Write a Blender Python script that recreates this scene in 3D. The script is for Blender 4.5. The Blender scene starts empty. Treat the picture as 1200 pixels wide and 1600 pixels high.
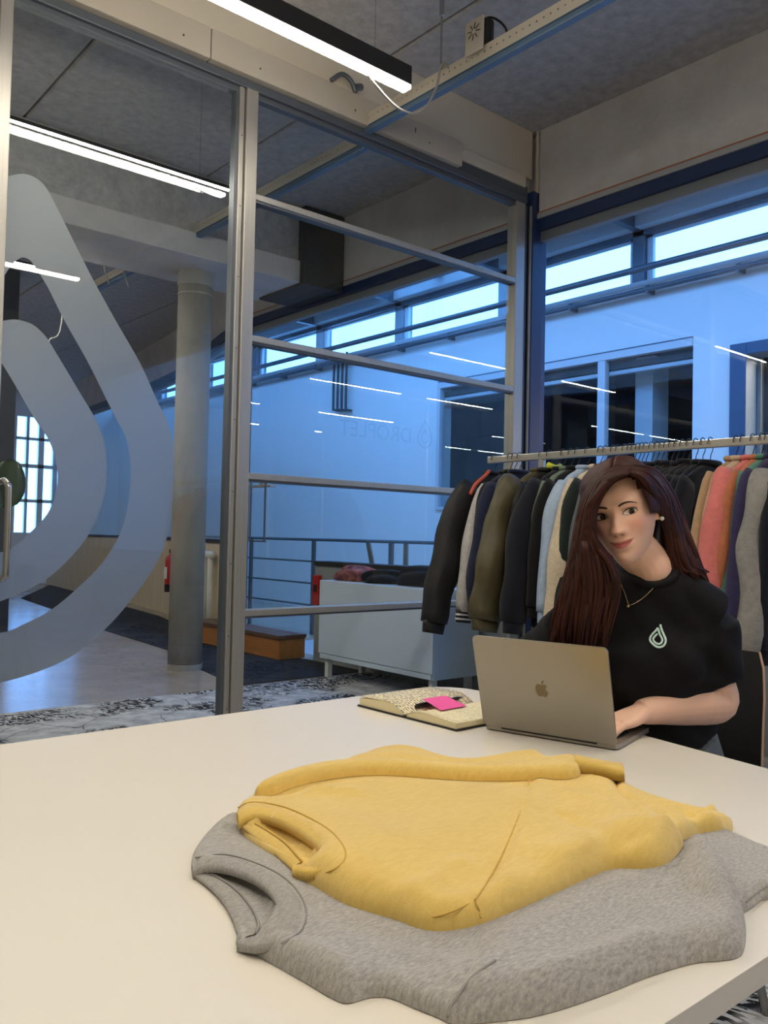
import bpy, bmesh, math, random
import numpy as np
from mathutils import Vector, Matrix, geometry
from mathutils.bvhtree import BVHTree

# ------------------------------------------------------------------ camera
CAM_Z = 1.17
FPX, YAW, PITCH, ROLL = 1323.4, math.radians(49.585), math.radians(1.683), math.radians(1.226)
scene = bpy.context.scene
COL = scene.collection
_f = np.array([math.cos(YAW)*math.cos(PITCH), math.sin(YAW)*math.cos(PITCH), math.sin(PITCH)])
_r0 = np.array([math.sin(YAW), -math.cos(YAW), 0.0])
_u0 = np.cross(_r0, _f)
_r = math.cos(ROLL)*_r0 + math.sin(ROLL)*_u0
_u = -math.sin(ROLL)*_r0 + math.cos(ROLL)*_u0
cam_data = bpy.data.cameras.new('camera')
cam_data.sensor_fit = 'HORIZONTAL'
cam_data.sensor_width = 36.0
cam_data.lens = FPX/1200.0*36.0
cam_data.clip_start = 0.02
cam = bpy.data.objects.new('camera', cam_data)
COL.objects.link(cam)
cam.matrix_world = Matrix(((_r[0], _u[0], -_f[0], 0), (_r[1], _u[1], -_f[1], 0), (_r[2], _u[2], -_f[2], CAM_Z), (0, 0, 0, 1)))
scene.camera = cam

# ------------------------------------------------------------------ world, exposure
world = bpy.data.worlds.new('sky')
scene.world = world
world.use_nodes = True
_bg = world.node_tree.nodes['Background']
_bg.inputs[0].default_value = (0.17, 0.43, 1.0, 1)
_bg.inputs[1].default_value = 7.0
scene.view_settings.view_transform = 'Standard'
scene.view_settings.look = 'None'
scene.view_settings.gamma = 1.0
scene.view_settings.use_curve_mapping = False
scene.view_settings.exposure = 0.0
scene.cycles.use_denoising = True
scene.cycles.max_bounces = 10
scene.cycles.transparent_max_bounces = 24
scene.cycles.sample_clamp_indirect = 6.0
scene.cycles.caustics_reflective = False
scene.cycles.caustics_refractive = False
LAMP_E = 66.0        # emission of the linear ceiling lamps

# ------------------------------------------------------------------ measuring helpers (photo ray to a real plane)
def ray(x, y):
    return _r*(x-600)/FPX - _u*(y-800)/FPX + _f
def onz(x, y, z):
    d = ray(x, y); t = (z-CAM_Z)/d[2]; return Vector((d[0]*t, d[1]*t, z))
def onv(x, y, v):
    d = ray(x, y); t = v/d[1]; return Vector((d[0]*t, v, CAM_Z+d[2]*t))
def onu(x, y, u):
    d = ray(x, y); t = u/d[0]; return Vector((u, d[1]*t, CAM_Z+d[2]*t))
def ondist(x, y, t):
    d = ray(x, y); return Vector((d[0]*t, d[1]*t, CAM_Z+d[2]*t))

# ------------------------------------------------------------------ materials
MATS = {}
def srgb(r, g, b):
    def c(v):
        v /= 255.0
        return v/12.92 if v <= 0.04045 else ((v+0.055)/1.055)**2.4
    return (c(r), c(g), c(b))
def mat(name, col, rough=0.6, metal=0.0, var=0.0, scale=8.0, bump=0.0, bscale=60.0, emit=None, estr=0.0,
        sheen=0.0, col2=None, detail=6.0, coat=0.0, spec=0.5, stretch=None):
    if name in MATS: return MATS[name]
    m = bpy.data.materials.new(name); m.use_nodes = True
    nt = m.node_tree; b = nt.nodes['Principled BSDF']
    b.inputs['Base Color'].default_value = (*col, 1)
    b.inputs['Roughness'].default_value = rough
    b.inputs['Metallic'].default_value = metal
    b.inputs['Specular IOR Level'].default_value = spec
    if sheen: b.inputs['Sheen Weight'].default_value = sheen
    if coat: b.inputs['Coat Weight'].default_value = coat
    tc = None
    def coords():
        nonlocal tc
        if tc is None:
            t = nt.nodes.new('ShaderNodeTexCoord'); tc = t.outputs['Object']
            if stretch:
                mp = nt.nodes.new('ShaderNodeMapping'); mp.inputs['Scale'].default_value = stretch
                nt.links.new(tc, mp.inputs['Vector']); tc = mp.outputs['Vector']
        return tc
    if var or col2:
        n = nt.nodes.new('ShaderNodeTexNoise'); n.inputs['Scale'].default_value = scale; n.inputs['Detail'].default_value = detail
        n.inputs['Roughness'].default_value = 0.65
        nt.links.new(coords(), n.inputs['Vector'])
        rp = nt.nodes.new('ShaderNodeValToRGB')
        a = col if col2 else tuple(max(0, c*(1-var)) for c in col)
        z = col2 if col2 else tuple(min(1, c*(1+var)) for c in col)
        rp.color_ramp.elements[0].position = 0.32; rp.color_ramp.elements[0].color = (*a, 1)
        rp.color_ramp.elements[1].position = 0.68; rp.color_ramp.elements[1].color = (*z, 1)
        nt.links.new(n.outputs['Fac'], rp.inputs['Fac']); nt.links.new(rp.outputs['Color'], b.inputs['Base Color'])
    if bump:
        n = nt.nodes.new('ShaderNodeTexNoise'); n.inputs['Scale'].default_value = bscale; n.inputs['Detail'].default_value = 4
        nt.links.new(coords(), n.inputs['Vector'])
        bp = nt.nodes.new('ShaderNodeBump'); bp.inputs['Strength'].default_value = bump; bp.inputs['Distance'].default_value = 0.01
        nt.links.new(n.outputs['Fac'], bp.inputs['Height']); nt.links.new(bp.outputs['Normal'], b.inputs['Normal'])
    if emit:
        b.inputs['Emission Color'].default_value = (*emit, 1); b.inputs['Emission Strength'].default_value = estr
    MATS[name] = m
    return m
def glass_mat(name, tint, f0=0.045, spec_col=(1, 1, 1)):
    if name in MATS: return MATS[name]
    m = bpy.data.materials.new(name); m.use_nodes = True; nt = m.node_tree; nt.nodes.clear()
    out = nt.nodes.new('ShaderNodeOutputMaterial'); mix = nt.nodes.new('ShaderNodeMixShader')
    tr = nt.nodes.new('ShaderNodeBsdfTransparent'); tr.inputs[0].default_value = (*tint, 1)
    gl = nt.nodes.new('ShaderNodeBsdfGlossy'); gl.inputs['Roughness'].default_value = 0.0; gl.inputs[0].default_value = (*spec_col, 1)
    lw = nt.nodes.new('ShaderNodeLayerWeight'); lw.inputs[0].default_value = 0.5
    pw = nt.nodes.new('ShaderNodeMath'); pw.operation = 'POWER'; pw.inputs[1].default_value = 5
    ma = nt.nodes.new('ShaderNodeMath'); ma.operation = 'MULTIPLY_ADD'; ma.inputs[1].default_value = 0.9; ma.inputs[2].default_value = f0
    nt.links.new(lw.outputs['Facing'], pw.inputs[0]); nt.links.new(pw.outputs[0], ma.inputs[0])
    nt.links.new(ma.outputs[0], mix.inputs[0]); nt.links.new(tr.outputs[0], mix.inputs[1]); nt.links.new(gl.outputs[0], mix.inputs[2])
    nt.links.new(mix.outputs[0], out.inputs[0])
    MATS[name] = m
    return m
def frosted_mat(name, col):
    m = bpy.data.materials.new(name); m.use_nodes = True; nt = m.node_tree; nt.nodes.clear()
    out = nt.nodes.new('ShaderNodeOutputMaterial'); mix = nt.nodes.new('ShaderNodeMixShader')
    d = nt.nodes.new('ShaderNodeBsdfDiffuse'); d.inputs[0].default_value = (*col, 1)
    t = nt.nodes.new('ShaderNodeBsdfTranslucent'); t.inputs[0].default_value = (*col, 1)
    mix.inputs[0].default_value = 0.35
    nt.links.new(d.outputs[0], mix.inputs[1]); nt.links.new(t.outputs[0], mix.inputs[2])
    rf = nt.nodes.new('ShaderNodeBsdfRefraction'); rf.inputs['Color'].default_value = (0.92, 0.95, 1.0, 1); rf.inputs['Roughness'].default_value = 0.55; rf.inputs['IOR'].default_value = 1.45
    m2 = nt.nodes.new('ShaderNodeMixShader'); m2.inputs[0].default_value = 0.55
    nt.links.new(mix.outputs[0], m2.inputs[1]); nt.links.new(rf.outputs[0], m2.inputs[2]); nt.links.new(m2.outputs[0], out.inputs[0])
    MATS[name] = m
    return m

# ------------------------------------------------------------------ mesh helpers
class MB:
    def __init__(s): s.v = []; s.f = []
    def add(s, vs, fs):
        o = len(s.v); s.v += [tuple(p) for p in vs]; s.f += [tuple(i+o for i in f) for f in fs]; return s
    def box(s, x0, x1, y0, y1, z0, z1):
        x0, x1 = min(x0, x1), max(x0, x1); y0, y1 = min(y0, y1), max(y0, y1); z0, z1 = min(z0, z1), max(z0, z1)
        return s.add([(x0,y0,z0),(x1,y0,z0),(x1,y1,z0),(x0,y1,z0),(x0,y0,z1),(x1,y0,z1),(x1,y1,z1),(x0,y1,z1)],
                     [(0,3,2,1),(4,5,6,7),(0,1,5,4),(1,2,6,5),(2,3,7,6),(3,0,4,7)])
    def bar(s, a, b, w, h, up=(0, 0, 1)):
        a, b = Vector(a), Vector(b); d = (b-a).normalized(); up = Vector(up)
        sd = d.cross(up).normalized(); u2 = sd.cross(d)
        vs = []
        for p in (a, b):
            for i, j in ((-1,-1),(1,-1),(1,1),(-1,1)): vs.append(p+sd*(i*w/2)+u2*(j*h/2))
        return s.add(vs, [(0,1,2,3),(7,6,5,4),(0,4,5,1),(1,5,6,2),(2,6,7,3),(3,7,4,0)])
    def tube(s, pts, r, n=8, cap=True, flat=1.0, up=(0, 0, 1)):
        pts = [Vector(p) for p in pts]; m = len(pts)
        rs = r if isinstance(r, (list, tuple)) else [r]*m
        vs = []; prev = None
        for i, p in enumerate(pts):
            d = (pts[min(i+1, m-1)]-pts[max(i-1, 0)]).normalized()
            if prev is None:
                a = Vector(up); 
                if abs(d.dot(a)) > 0.95: a = Vector((1, 0, 0)) if abs(d.x) < 0.9 else Vector((0, 1, 0))
                sd = d.cross(a).normalized()
            else:
                sd = (prev - d*prev.dot(d)).normalized()
            prev = sd; u2 = sd.cross(d)
            for k in range(n):
                t = 2*math.pi*k/n; vs.append(p+sd*(math.cos(t)*rs[i])+u2*(math.sin(t)*rs[i]*flat))
        fs = [(i*n+k, i*n+(k+1)%n, (i+1)*n+(k+1)%n, (i+1)*n+k) for i in range(m-1) for k in range(n)]
        if cap: fs += [tuple(reversed(range(n))), tuple((m-1)*n+k for k in range(n))]
        return s.add(vs, fs)
    def loft(s, rings, closed=True, cap=True):
        n = len(rings[0]); m = len(rings); vs = [p for r in rings for p in r]
        fs = [(i*n+k, i*n+(k+1)%n, (i+1)*n+(k+1)%n, (i+1)*n+k) for i in range(m-1) for k in range(n if closed else n-1)]
        if cap and closed: fs += [tuple(reversed(range(n))), tuple((m-1)*n+k for k in range(n))]
        return s.add(vs, fs)
    def cyl(s, c, r, z0, z1, n=24, r2=None):
        r2 = r if r2 is None else r2
        return s.loft([[(c[0]+r*math.cos(2*math.pi*k/n), c[1]+r*math.sin(2*math.pi*k/n), z0) for k in range(n)],
                       [(c[0]+r2*math.cos(2*math.pi*k/n), c[1]+r2*math.sin(2*math.pi*k/n), z1) for k in range(n)]])
    def prism(s, poly, z0, z1):
        """polygon in the x-y plane, extruded in z"""
        poly = [(p[0], p[1]) for p in poly]
        return s.prism3([(x, y, z0) for x, y in poly], (0, 0, z1-z0))
    def prism3(s, poly, off):
        poly = [Vector(p) for p in poly]; off = Vector(off); n = len(poly)
        tris = geometry.tessellate_polygon([poly])
        vs = poly+[p+off for p in poly]
        fs = [tuple(t) for t in tris]+[tuple(i+n for i in reversed(t)) for t in tris]
        fs += [(i, (i+1) % n, (i+1) % n+n, i+n) for i in range(n)]
        return s.add(vs, fs)
    def build(s, name, m=None, parent=None, smooth=False, bevel=0.0, seg=2, loc=None, sub=0, angle=None):
        me = bpy.data.meshes.new(name)
        me.from_pydata([tuple(p) for p in s.v], [], s.f); me.validate()
        bm = bmesh.new(); bm.from_mesh(me); bmesh.ops.recalc_face_normals(bm, faces=bm.faces); bm.to_mesh(me); bm.free()
        o = bpy.data.objects.new(name, me); COL.objects.link(o)
        if m: me.materials.append(m)
        if smooth: me.polygons.foreach_set('use_smooth', [True]*len(me.polygons))
        if bevel:
            b = o.modifiers.new('bevel', 'BEVEL'); b.width = bevel; b.segments = seg; b.limit_method = 'ANGLE'; b.angle_limit = 0.6
            b.harden_normals = False
        if sub:
            b = o.modifiers.new('sub', 'SUBSURF'); b.levels = sub; b.render_levels = sub
        if parent: o.parent = parent
        if loc: o.location = loc
        return o
def empty(name, loc=(0, 0, 0), rz=0.0):
    o = bpy.data.objects.new(name, None); COL.objects.link(o); o.location = loc; o.rotation_euler = (0, 0, rz); o.empty_display_size = 0.1
    return o
def tag(o, label=None, cat=None, group=None, kind=None):
    if label: o['label'] = label
    if cat: o['category'] = cat
    if group: o['group'] = group
    if kind: o['kind'] = kind
    return o
def struct(o, label=None, cat=None): 
    return tag(o, label, cat, kind='structure')
def dup(root, loc=None, parent=None):
    r = root.copy(); COL.objects.link(r)
    if loc is not None: r.location = loc
    if parent is not None: r.parent = parent
    for ch in root.children:
        dup(ch, parent=r)
    return r
def smoothcurve(pts, n, closed=False):
    """Catmull-Rom through points, n samples per span"""
    P = [Vector(p) for p in pts]; m = len(P); out = []
    spans = m if closed else m-1
    for i in range(spans):
        p1, p2 = P[i], P[(i+1) % m]
        p0 = P[(i-1) % m] if closed or i > 0 else p1*2-p2
        p3 = P[(i+2) % m] if closed or i+2 < m else p2*2-p1
        for k in range(n):
            t = k/n
            out.append(0.5*((2*p1)+(p2-p0)*t+(2*p0-5*p1+4*p2-p3)*t*t+(3*p1-p0-3*p2+p3)*t*t*t))
    if not closed: out.append(P[-1].copy())
    return out

# materials used all over
M_alu = mat('brushed aluminium', srgb(168, 166, 160), 0.42, 0.55, var=0.06, scale=3, stretch=(30, 30, 1))
M_alud = mat('dark anodised aluminium', srgb(92, 98, 106), 0.45, 0.4)
M_navy = mat('navy coated steel', srgb(34, 52, 92), 0.4)
M_cream = mat('painted cream board', srgb(205, 196, 178), 0.7, var=0.03, scale=2)
M_creamd = mat('painted taupe board', srgb(176, 168, 154), 0.7, var=0.03, scale=2)
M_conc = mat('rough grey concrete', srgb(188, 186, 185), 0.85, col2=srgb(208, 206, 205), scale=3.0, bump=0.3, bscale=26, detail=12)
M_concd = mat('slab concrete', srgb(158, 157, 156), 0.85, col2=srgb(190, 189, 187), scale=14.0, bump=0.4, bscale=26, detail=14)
M_concl = mat('smooth concrete', srgb(168, 160, 148), 0.8, col2=srgb(188, 181, 170), scale=1.6, bump=0.12, bscale=30, detail=10)
M_steel = mat('stainless steel', srgb(190, 190, 188), 0.25, 1.0)
M_white = mat('white lacquer', srgb(228, 230, 230), 0.45)
M_black = mat('black plastic', srgb(18, 18, 20), 0.45)
M_dark = mat('dark charcoal', srgb(38, 40, 43), 0.7)
M_glass = glass_mat('clear office glass', (0.93, 0.965, 0.975), 0.03)
M_glassB = glass_mat('blue tinted facade glass', (0.90, 0.965, 1.0), 0.035)
M_frost = frosted_mat('frosted vinyl', (0.55, 0.55, 0.54))

# ================================================================== the room shell
VA, UB = 3.94, 4.70            # glass partition plane, facade plane
ZC = 4.11                      # slab soffit

# carpet: white-grey tiles with a printed dark botanical pattern
def carpet_mat():
    m = bpy.data.materials.new('botanical print carpet'); m.use_nodes = True; nt = m.node_tree; b = nt.nodes['Principled BSDF']
    b.inputs['Roughness'].default_value = 0.95; b.inputs['Specular IOR Level'].default_value = 0.1
    tc = nt.nodes.new('ShaderNodeTexCoord')
    n0 = nt.nodes.new('ShaderNodeTexNoise'); n0.inputs['Scale'].default_value = 2.2; n0.inputs['Detail'].default_value = 3
    nt.links.new(tc.outputs['Object'], n0.inputs['Vector'])
    # warped coordinates
    mx = nt.nodes.new('ShaderNodeMixRGB'); mx.blend_type = 'ADD'; mx.inputs[0].default_value = 0.35
    nt.links.new(tc.outputs['Object'], mx.inputs[1]); nt.links.new(n0.outputs['Color'], mx.inputs[2])
    def ramp(src, p0, p1, c0=(0, 0, 0, 1), c1=(1, 1, 1, 1)):
        r = nt.nodes.new('ShaderNodeValToRGB'); r.color_ramp.elements[0].position = p0; r.color_ramp.elements[1].position = p1
        r.color_ramp.elements[0].color = c0; r.color_ramp.elements[1].color = c1; nt.links.new(src, r.inputs[0]); return r.outputs[0]
    vo = nt.nodes.new('ShaderNodeTexVoronoi'); vo.feature = 'DISTANCE_TO_EDGE'; vo.inputs['Scale'].default_value = 2.6
    nt.links.new(mx.outputs[0], vo.inputs['Vector'])
    twig = ramp(vo.outputs['Distance'], 0.004, 0.012)            # thin branching lines
    leafn = nt.nodes.new('ShaderNodeTexNoise'); leafn.inputs['Scale'].default_value = 24; leafn.inputs['Detail'].default_value = 2.5
    mp = nt.nodes.new('ShaderNodeMapping'); mp.inputs['Scale'].default_value = (1.9, 0.8, 1); mp.inputs['Rotation'].default_value = (0, 0, 0.6)
    nt.links.new(mx.outputs[0], mp.inputs['Vector']); nt.links.new(mp.outputs[0], leafn.inputs['Vector'])
    leaf = ramp(leafn.outputs['Fac'], 0.49, 0.51)
    big = nt.nodes.new('ShaderNodeTexNoise'); big.inputs['Scale'].default_value = 1.7; big.inputs['Detail'].default_value = 2
    nt.links.new(tc.outputs['Object'], big.inputs['Vector'])
    cl = ramp(big.outputs['Fac'], 0.47, 0.53)
    pr = nt.nodes.new('ShaderNodeMath'); pr.operation = 'MULTIPLY'; nt.links.new(leaf, pr.inputs[0]); nt.links.new(cl, pr.inputs[1])
    base = nt.nodes.new('ShaderNodeTexNoise'); base.inputs['Scale'].default_value = 9; base.inputs['Detail'].default_value = 8
    nt.links.new(tc.outputs['Object'], base.inputs['Vector'])
    bc = ramp(base.outputs['Fac'], 0.3, 0.7, (*srgb(158, 156, 156), 1), (*srgb(214, 214, 214), 1))
    m1 = nt.nodes.new('ShaderNodeMixRGB'); m1.inputs[2].default_value = (*srgb(34, 36, 38), 1)
    nt.links.new(pr.outputs[0], m1.inputs[0]); nt.links.new(bc, m1.inputs[1])
    m2 = nt.nodes.new('ShaderNodeMixRGB'); m2.inputs[1].default_value = (*srgb(88, 88, 90), 1)
    nt.links.new(twig, m2.inputs[0]); nt.links.new(m1.outputs[0], m2.inputs[2])
    nt.links.new(m2.outputs[0], b.inputs['Base Color'])
    return m
M_carpet = carpet_mat()
V_EDGE = 5.66
struct(MB().box(-4, 4.9, -4, V_EDGE, -0.12, 0).build('floor', M_carpet), 'white carpet printed with dark botanical branches')
M_pol = mat('polished concrete', srgb(150, 136, 122), 0.22, col2=srgb(176, 162, 146), scale=1.3, detail=10)
struct(MB().box(-4, 4.9, V_EDGE, 19, -0.12, 0).box(4.9, 8, 7.9, 19, -0.12, 0).build('floor_corridor', M_pol), 'polished warm grey concrete floor beyond the carpet')

# ceiling of the office: precast slabs with open joints
ceil = struct(empty('ceiling', (0, 0, ZC)), 'dark mottled concrete slab ceiling')
def slab(u0, u1, v0, v1, par, z=0.0, m=M_concd):
    return MB().box(u0+0.008, u1-0.008, v0, v1, z, z+0.2).build('slab', m, par, bevel=0.01, seg=1)
ue = [-4.0, -2.55, -1.1, 0.35, 1.83, 3.295, 4.9]
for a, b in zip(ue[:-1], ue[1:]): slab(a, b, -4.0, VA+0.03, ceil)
ceil2 = struct(empty('ceiling_corridor', (0, 0, ZC)), 'dark concrete ceiling of the neighbouring space')
ue2 = [-4.0, -2.55, -1.1, 0.35, 1.87, 3.33, 4.9]
for a, b in zip(ue2[:-1], ue2[1:]):
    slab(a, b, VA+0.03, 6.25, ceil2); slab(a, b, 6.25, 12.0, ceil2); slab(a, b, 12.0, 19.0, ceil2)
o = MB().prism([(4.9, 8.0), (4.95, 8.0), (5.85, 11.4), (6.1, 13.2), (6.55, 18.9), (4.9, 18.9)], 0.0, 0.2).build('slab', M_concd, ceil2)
MB().box(-4, 4.9, -4, 19, 0.2, 0.3).build('roof_deck', M_dark, ceil2)

# office walls behind the camera
wb = struct(MB().box(-4.1, -4, -4.1, 4, 0, 4.4).build('wall_rear', M_cream), 'cream office wall behind the camera')
wc = struct(MB().box(-4.1, 4.9, -4.1, -4, 0, 4.4).build('wall_side', M_cream), 'cream office wall at the side')

# ---------------------------------------------------------------- glass partition (v = VA)
wl = struct(empty('wall_left', (2.8, VA, 0)), 'aluminium framed glass partition with four cross rails')
def pA(name, m, *b, **k):
    mb = MB(); 
    for q in b: mb.box(*q)
    o = mb.build(name, m, wl, **k); o.location = (-2.8, -VA, 0); return o
ZT = 3.555
pA('post', M_alu, (2.262, 2.292, VA-0.03, VA+0.04, 0, ZT), bevel=0.004)
pA('post', M_alu, (2.296, 2.368, VA-0.045, VA+0.045, 0, ZT), bevel=0.004)
pA('post', M_alu, (4.49, 4.585, VA-0.035, VA+0.05, 0, ZT), bevel=0.004)
pA('post', M_alud, (4.585, 4.625, VA-0.02, VA+0.05, 0, ZT), bevel=0.004)
for i in range(18):
    z = 0.25+i*0.19
    if i % 2 == 0: pA('screw', M_black, (2.276, 2.281, VA-0.032, VA-0.03, z, z+0.005))
RZ = [2.994, 2.226, 1.485, 0.754]
for z in RZ:
    pA('rail', M_alu, (2.368, 4.49, VA-0.035, VA+0.035, z-0.024, z+0.012), bevel=0.005)
    pA('rail_lip', M_alud, (2.368, 4.49, VA-0.026, VA+0.026, z-0.034, z-0.024))
pA('rail', M_alu, (2.368, 4.49, VA-0.03, VA+0.03, 0, 0.05), bevel=0.004)
pA('head_rail', M_alud, (-1.0, 4.60, VA-0.04, VA+0.05, ZT, ZT+0.045), bevel=0.004)
pA('head_rail', M_alud, (-1.0, 4.60, VA-0.02, VA+0.03, ZT-0.03, ZT), bevel=0.003)
zz = [0.05]+sorted(RZ)+[ZT]
for a, b in zip(zz[:-1], zz[1:]):
    pA('pane', M_glass, (2.368, 4.49, VA-0.004, VA+0.004, a+0.01, b-0.03))
# left neighbour of the door, out of frame but part of the wall
pA('post', M_alu, (0.93, 1.0, VA-0.04, VA+0.04, 0, ZT), bevel=0.004)
pA('pane', M_glass, (-1.0, 0.93, VA-0.004, VA+0.004, 0.05, ZT-0.02))
# boards above the glass
pA('fascia_board', M_creamd, (-1.0, 2.057, VA-0.075, VA+0.02, ZT+0.05, 3.765), bevel=0.003)
pA('fascia_board', M_creamd, (2.062, 3.90, VA-0.075, VA+0.02, ZT+0.05, 3.765), bevel=0.003)
pA('upper_board', M_cream, (-4.0, 4.68, VA-0.01, VA+0.06, 3.765, ZC), bevel=0.003)
pA('recess_strip', M_alud, (3.90, 4.64, VA-0.005, VA+0.03, ZT+0.045, 3.70))
pA('recess_strip', M_cream, (3.90, 4.60, VA-0.02, VA+0.03, 3.68, 3.765), bevel=0.002)
pA('wall_end', M_cream, (-4.0, -1.0, VA-0.04, VA+0.05, 0, 3.77))
for u in (1.35, 1.9, 2.35, 3.0, 3.6):
    for z in (3.66,): pA('screw', M_dark, (u, u+0.008, VA-0.0775, VA-0.075, z, z+0.008))
pA('cable_slot', M_black, (3.48, 3.486, VA-0.0765, VA-0.075, 3.69, 3.72), )

# lettering on the glass, readable from the other side
def text_obj(s, size, name, m, parent, mw, depth=0.0006, font=None):
    cu = bpy.data.curves.new(name, 'FONT'); cu.body = s; cu.size = size; cu.extrude = depth; cu.resolution_u = 3; cu.align_x = 'LEFT'
    t = bpy.data.objects.new(name+'_tmp', cu); COL.objects.link(t)
    dg = bpy.context.evaluated_depsgraph_get(); me = bpy.data.meshes.new_from_object(t.evaluated_get(dg))
    bpy.data.objects.remove(t); me.name = name
    me.transform(mw); me.materials.clear(); me.materials.append(m)
    o = bpy.data.objects.new(name, me); COL.objects.link(o); o.parent = parent
    return o
M_etch = glass_mat('etched lettering film', (0.95, 0.955, 0.96), 0.03)
mw = Matrix.Translation((3.58, VA+0.008, 1.765)) @ Matrix(((-1, 0, 0, 0), (0, 0, 1, 0), (0, 1, 0, 0), (0, 0, 0, 1)))
t = text_obj('DROPLET', 0.135, 'lettering', M_etch, wl, mw)
t.location = (-2.8, -VA, 0)
def drop_pts(cx, cz, w, h, n=40, tipx=0.0):
    """outline of a water drop: round base, straight flanks to a tip"""
    r = w/2; pts = []
    top = (cx+tipx, cz+h-r)
    d = h-r; al = math.acos(min(1, r/math.hypot(d, tipx))); base = math.atan2(d, tipx)
    a0, a1 = base-al, base+al-2*math.pi
    for k in range(n+1):
        t_ = a0+(a1-a0)*k/n
        pts.append((cx+r*math.cos(t_), cz+r*math.sin(t_)))
    pts.append(top)
    return pts
def ring_prism(outer, inner, y0, y1, plane):
    """band between two outlines of the same count; plane maps (a,b,depth) to 3D"""
    n = len(outer); mb = MB(); vs = []
    for P, y in ((outer, y0), (inner, y0), (inner, y1), (outer, y1)): vs += [plane(p[0], p[1], y) for p in P]
    fs = []
    for i in range(n):
        j = (i+1) % n
        for q in range(4):
            r_ = (q+1) % 4
            fs.append((q*n+i, q*n+j, r_*n+j, r_*n+i))
    return mb.add(vs, fs)
PLV = lambda a_, b2, y: (a_, y, b2)
for (w, h) in ((0.13, 0.19), (0.07, 0.10)):
    o = ring_prism(drop_pts(3.69, 1.805, w, h), drop_pts(3.69, 1.805, w-0.024, h-0.036), VA+0.005, VA+0.006, PLV).build('lettering_drop', M_etch, wl)
    o.location = (-2.8, -VA, 0)

# ---------------------------------------------------------------- glass door with frosted emblem
dr = struct(empty('door_1', (1.69, VA, 0)), 'tall frameless glass door with frosted drop emblem and steel pull')
def pD(name, mb, m, **k):
    o = mb.build(name, m, dr, **k); o.location = (-1.69, -VA, 0); return o
pD('stile', MB().box(1.0, 1.045, VA-0.035, VA+0.04, 0, ZT), M_alu, bevel=0.004)
pD('stile', MB().box(1.05, 1.105, VA-0.045, VA+0.045, 0, ZT), M_alu, bevel=0.004)
pD('pane', MB().box(1.105, 2.262, VA-0.004, VA+0.004, 0.01, ZT-0.03), M_glass)
pD('edge_strip', MB().box(2.245, 2.262, VA-0.02, VA+0.03, 0, ZT-0.03), M_alud)
def clipleft(poly, u0):
    out = []
    for i in range(len(poly)):
        p, q = poly[i], poly[(i+1) % len(poly)]
        if p[0] >= u0: out.append(p)
        if (p[0] >= u0) != (q[0] >= u0):
            t_ = (u0-p[0])/(q[0]-p[0]); out.append((u0, p[1]+(q[1]-p[1])*t_))
    return out
OUT1 = [(-60,330),(-20,285),(10,276),(38,271),(60,280),(76,298),(100,345),(140,425),(181,500),(219,566),(247,628),(264,665),(272,714),(270,789),(262,838),(243,884),(206,937),(165,983),(115,1024),(62,1049),(0,1067),(-60,1075)]
IN1 = [(-60,980),(0,989),(41,974),(82,952),(124,917),(161,879),(190,830),(202,780),(205,731),(198,686),(181.5,653),(165,620),(136,562),(101,500),(75,448),(56,418),(47,406),(36,402),(26,407),(14,420),(0,441),(-60,520)]
OUT2 = [(-60,540),(-20,508),(0,502),(25,499),(50,506),(68,521),(82,541),(124,611),(153,661),(165,702),(167,747),(161,785),(140,834),(103,879),(62,912),(0,940),(-60,955)]
IN2 = [(-60,862),(0,863),(21,855),(58,822),(78,797),(89,764),(90,731),(78,690),(54,653),(25,603),(0,562),(-60,470)]
def emblem(pin, pout):
    a_ = smoothcurve([(x, y, 0) for x, y in pout], 4)+smoothcurve([(x, y, 0) for x, y in pin], 4)
    P = [onv(p.x, p.y, VA) for p in a_]
    P = clipleft([(p.x, p.z) for p in P], 1.106)
    return MB().prism3([(u_, VA+0.0045, z_) for u_, z_ in P], (0, 0.0012, 0))
pD('frosted_emblem', emblem(IN1, OUT1), M_frost)
pD('frosted_emblem', emblem(IN2, OUT2), M_frost)
hp = [(1.125, VA-0.004, 1.375), (1.128, VA-0.06, 1.38), (1.132, VA-0.095, 1.36), (1.135, VA-0.10, 1.32), (1.135, VA-0.10, 1.0), (1.132, VA-0.095, 0.965), (1.128, VA-0.06, 0.95), (1.125, VA-0.004, 0.95)]
pD('handle', MB().tube(smoothcurve(hp, 4), 0.0135, 12), M_steel, smooth=True)
pD('handle', MB().tube([(1.125, VA+0.004, 1.37), (1.125, VA+0.08, 1.37), (1.125, VA+0.09, 1.33), (1.125, VA+0.09, 0.99), (1.125, VA+0.08, 0.95), (1.125, VA+0.004, 0.95)], 0.0135, 12), M_steel, smooth=True)

# ---------------------------------------------------------------- facade (u = UB)
wr = struct(empty('wall_right', (UB, 3, 0)), 'facade with concrete beam above, parapet below and blue tinted glass')
def pB(name, m, *b, **k):
    mb = MB()
    for q in b: mb.box(*q)
    o = mb.build(name, m, wr, **k); o.location = (-UB, -3, 0); return o
ZB, ZP = 3.43, 0.93
M_alud2 = mat('mid grey aluminium', srgb(124, 130, 138), 0.45, 0.3)
pB('concrete_beam', M_conc, (UB, UB+0.3, -4.0, VA-0.06, 3.515, 4.12), bevel=0.004)
pB('concrete_beam', M_conc, (UB, UB+0.3, VA+0.06, 8.0, 3.515, 4.12), bevel=0.004)
pB('concrete_beam', M_conc, (UB+0.06, UB+0.3, VA-0.06, VA+0.06, 3.515, 4.12))
pB('corner_bead', M_cream, (UB-0.012, UB+0.0, VA-0.055, VA-0.035, 3.60, 4.11))
M_rust = mat('red brown sealant', srgb(164, 112, 88), 0.8)
M_sill = mat('grey steel sill', srgb(168, 170, 174), 0.5)
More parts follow.
